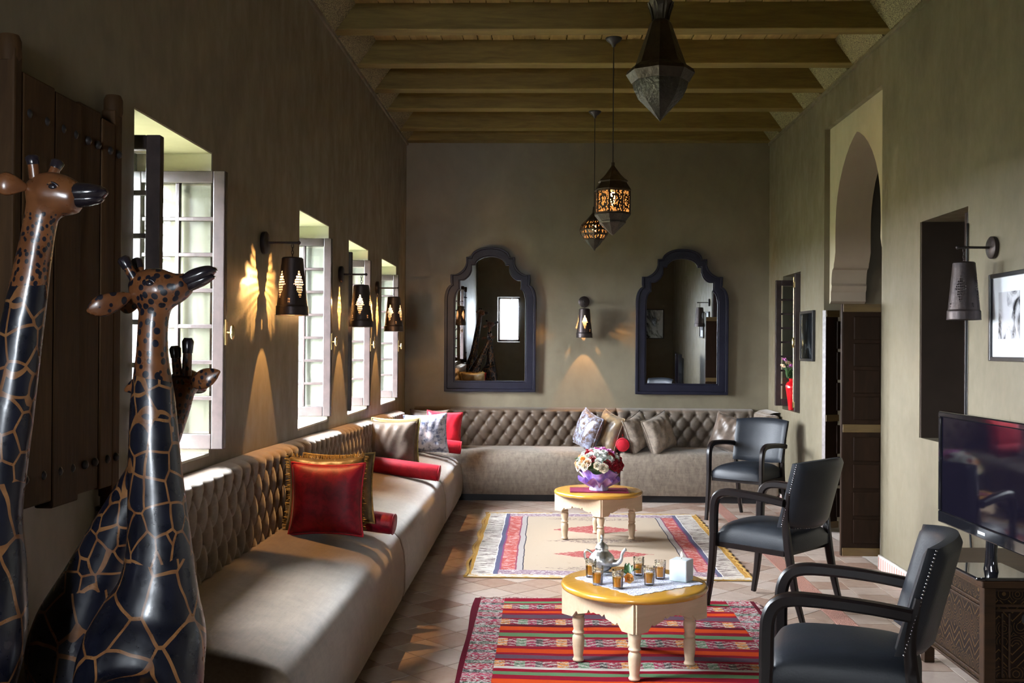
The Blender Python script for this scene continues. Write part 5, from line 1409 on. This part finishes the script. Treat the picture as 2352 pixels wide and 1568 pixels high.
# ================================================================ television and chest
MATS['gloss'] = simple('gloss_black_plastic', (.006, .006, .008), (.008, .008, .010), 4, .06, coat=.4)
MATS['screen'] = simple('dark_screen', (.004, .0035, .007), (.005, .004, .008), 3, .05, spec=.3)
tv = thing('television', 'flat black television on a painted chest', 'television', (1.915, 4.57, .545), (0, 0, R(-90 + 1.5)))
TVW, TVH = .94, .525
b = B(); z0 = .145
for (p, q) in (((-TVW / 2, z0), (TVW / 2, z0 + .055)), ((-TVW / 2, z0 + TVH - .028), (TVW / 2, z0 + TVH)), ((-TVW / 2, z0 + .055), (-TVW / 2 + .028, z0 + TVH - .028)), ((TVW / 2 - .028, z0 + .055), (TVW / 2, z0 + TVH - .028))):
    b.box2((p[0], -.03, p[1]), (q[0], .03, q[1]))
obj('bezel', b, 'gloss', tv, bevel=.006)
obj('screen', B().box2((-TVW / 2 + .026, -.022, z0 + .05), (TVW / 2 - .026, .02, z0 + TVH - .026)), 'screen', tv)
obj('rear_housing', B().box2((-TVW / 2 + .05, .02, z0 + .04), (TVW / 2 - .05, .065, z0 + TVH - .06)), 'gloss', tv, bevel=.015)
obj('logo', B().box2((-.035, -.0315, z0 + .020), (.035, -.0295, z0 + .032)), 'mat', tv)
obj('stand_neck', B().tube([(0, .012, .012), (0, .012, .06), (0, .015, .16)], [(.026, .05), (.022, .036), (.022, .036)], 20, smooth=4), 'gloss', tv, smooth=60)
obj('stand_base', B().box2((-.16, -.12, 0), (.16, .13, .014)), 'gloss', tv, bevel=.006)
def chest_mat(name, dirv):
    n = NT(name); v = n.coord(); x, y, z = n.xyz(v)
    u = n.math('ADD', x, y)
    c1 = n.math('SINE', n.math('MULTIPLY', n.math('SUBTRACT', n.math('ABSOLUTE', n.math('SUBTRACT', n.math('FRACT', n.math('MULTIPLY', u, 9.0)), .5)), n.math('MULTIPLY', z, 9.0)), 20))
    d = n.voro(n.comb(u, z, 0.0), 15, 'F1', .35); ringp = n.math('SINE', n.math('MULTIPLY', d, 42))
    band = n.math('GREATER_THAN', n.math('SINE', n.math('MULTIPLY', z, 34)), 0.0)
    f = n.math('ADD', n.math('MULTIPLY', c1, band), n.math('MULTIPLY', ringp, n.math('SUBTRACT', 1.0, band)))
    line = n.math('GREATER_THAN', f, .86)
    base = n.ramp(n.noise(v, 10, 5, .65), [(.3, (.004, .002, .0015)), (.5, (.009, .004, .0025)), (.7, (.015, .0065, .0035))])
    n.set(base=n.mix(n.math('MULTIPLY', line, .65), base, (.12, .068, .022)), rough=.55, spec=.12); n.bump(line, .12, .001)
    return n.m
MATS['chest'] = chest_mat('painted_carved_chest', 0)
MATS['chestrail'] = wood('chest_rail_wood', (.040, .018, .007), (.010, .005, .0025), 'x', .45, 1.0, .15, .2)
CX0, CX1, CY0, CY1, CZ = 1.835, 2.29, 4.42, 5.15, .545
ct = thing('painted_chest', 'dark painted moroccan chest with carved geometric panels under the television', 'chest', (0, 0, 0))
for (x, y) in ((CX0, CY0), (CX1 - .05, CY0), (CX0, CY1 - .05), (CX1 - .05, CY1 - .05)): obj('leg', B().box2((x, y, 0), (x + .05, y + .05, CZ - .03)), 'chestrail', ct, bevel=.004)
obj('lid', B().box2((CX0 - .012, CY0 - .012, CZ - .03), (CX1 + .01, CY1 + .012, CZ)), 'chestrail', ct, bevel=.005)
for nm, a, c in (('panel', (CX0 + .05, CY0 + .012, .10), (CX1 - .05, CY0 + .03, CZ - .03)), ('panel', (CX0 + .012, CY0 + .05, .10), (CX0 + .03, CY1 - .05, CZ - .03)), ('panel', (CX0 + .05, CY1 - .03, .10), (CX1 - .05, CY1 - .012, CZ - .03)), ('panel', (CX1 - .03, CY0 + .05, .10), (CX1 - .012, CY1 - .05, CZ - .03))):
    obj(nm, B().box2(a, c), 'chest', ct)
for z in (.10, .125, .415, .435, .500):
    obj('moulding', B().box2((CX0 + .05, CY0 + .004, z), (CX1 - .05, CY0 + .014, z + .012)), 'chestrail', ct, bevel=.003)
    obj('moulding', B().box2((CX0 + .004, CY0 + .05, z), (CX0 + .014, CY1 - .05, z + .012)), 'chestrail', ct, bevel=.003)
for x in (CX0 + .075, CX0 + .105, CX1 - .09): obj('moulding', B().box2((x, CY0 + .005, .14), (x + .008, CY0 + .014, .41)), 'chestrail', ct, bevel=.002)
b = B()
for k in range(14): x = CX0 + .06 + k * .025; b.lathe([(.0, 0), (.009, 0), (.009, .012), (.0, .012)], 8, Matrix.Translation((x, CY0 + .03, .098)) @ Matrix.Rotation(pi / 2, 4, 'X'))
obj('scalloped_edge', b, 'chestrail', ct)
obj('painted_hand_hole', B().prism([(.075 * cos(a) * 1.0, .030 * (1 if sin(a) > 0 else -1) * abs(sin(a)) ** .6) for a in [k * pi / 12 for k in range(24)]], -.001, .002, Matrix.Translation((CX0 + .235, CY0 + .012, .385)) @ Matrix.Rotation(pi / 2, 4, 'X')), 'blackframe', ct, norm=True)  # flat black plate, the shade inside the hole painted on
# cable by the television
tag(obj('power_cable', B().tube([(2.306, 5.79, 2.2), (2.305, 5.80, 1.5), (2.303, 5.79, .9), (2.30, 5.70, .4), (2.29, 5.6, .03)], .006, 8, smooth=5), 'plinth', None, smooth=180), 'black cable running down the wall beside the dark window recess', 'cable')
bpy_update()
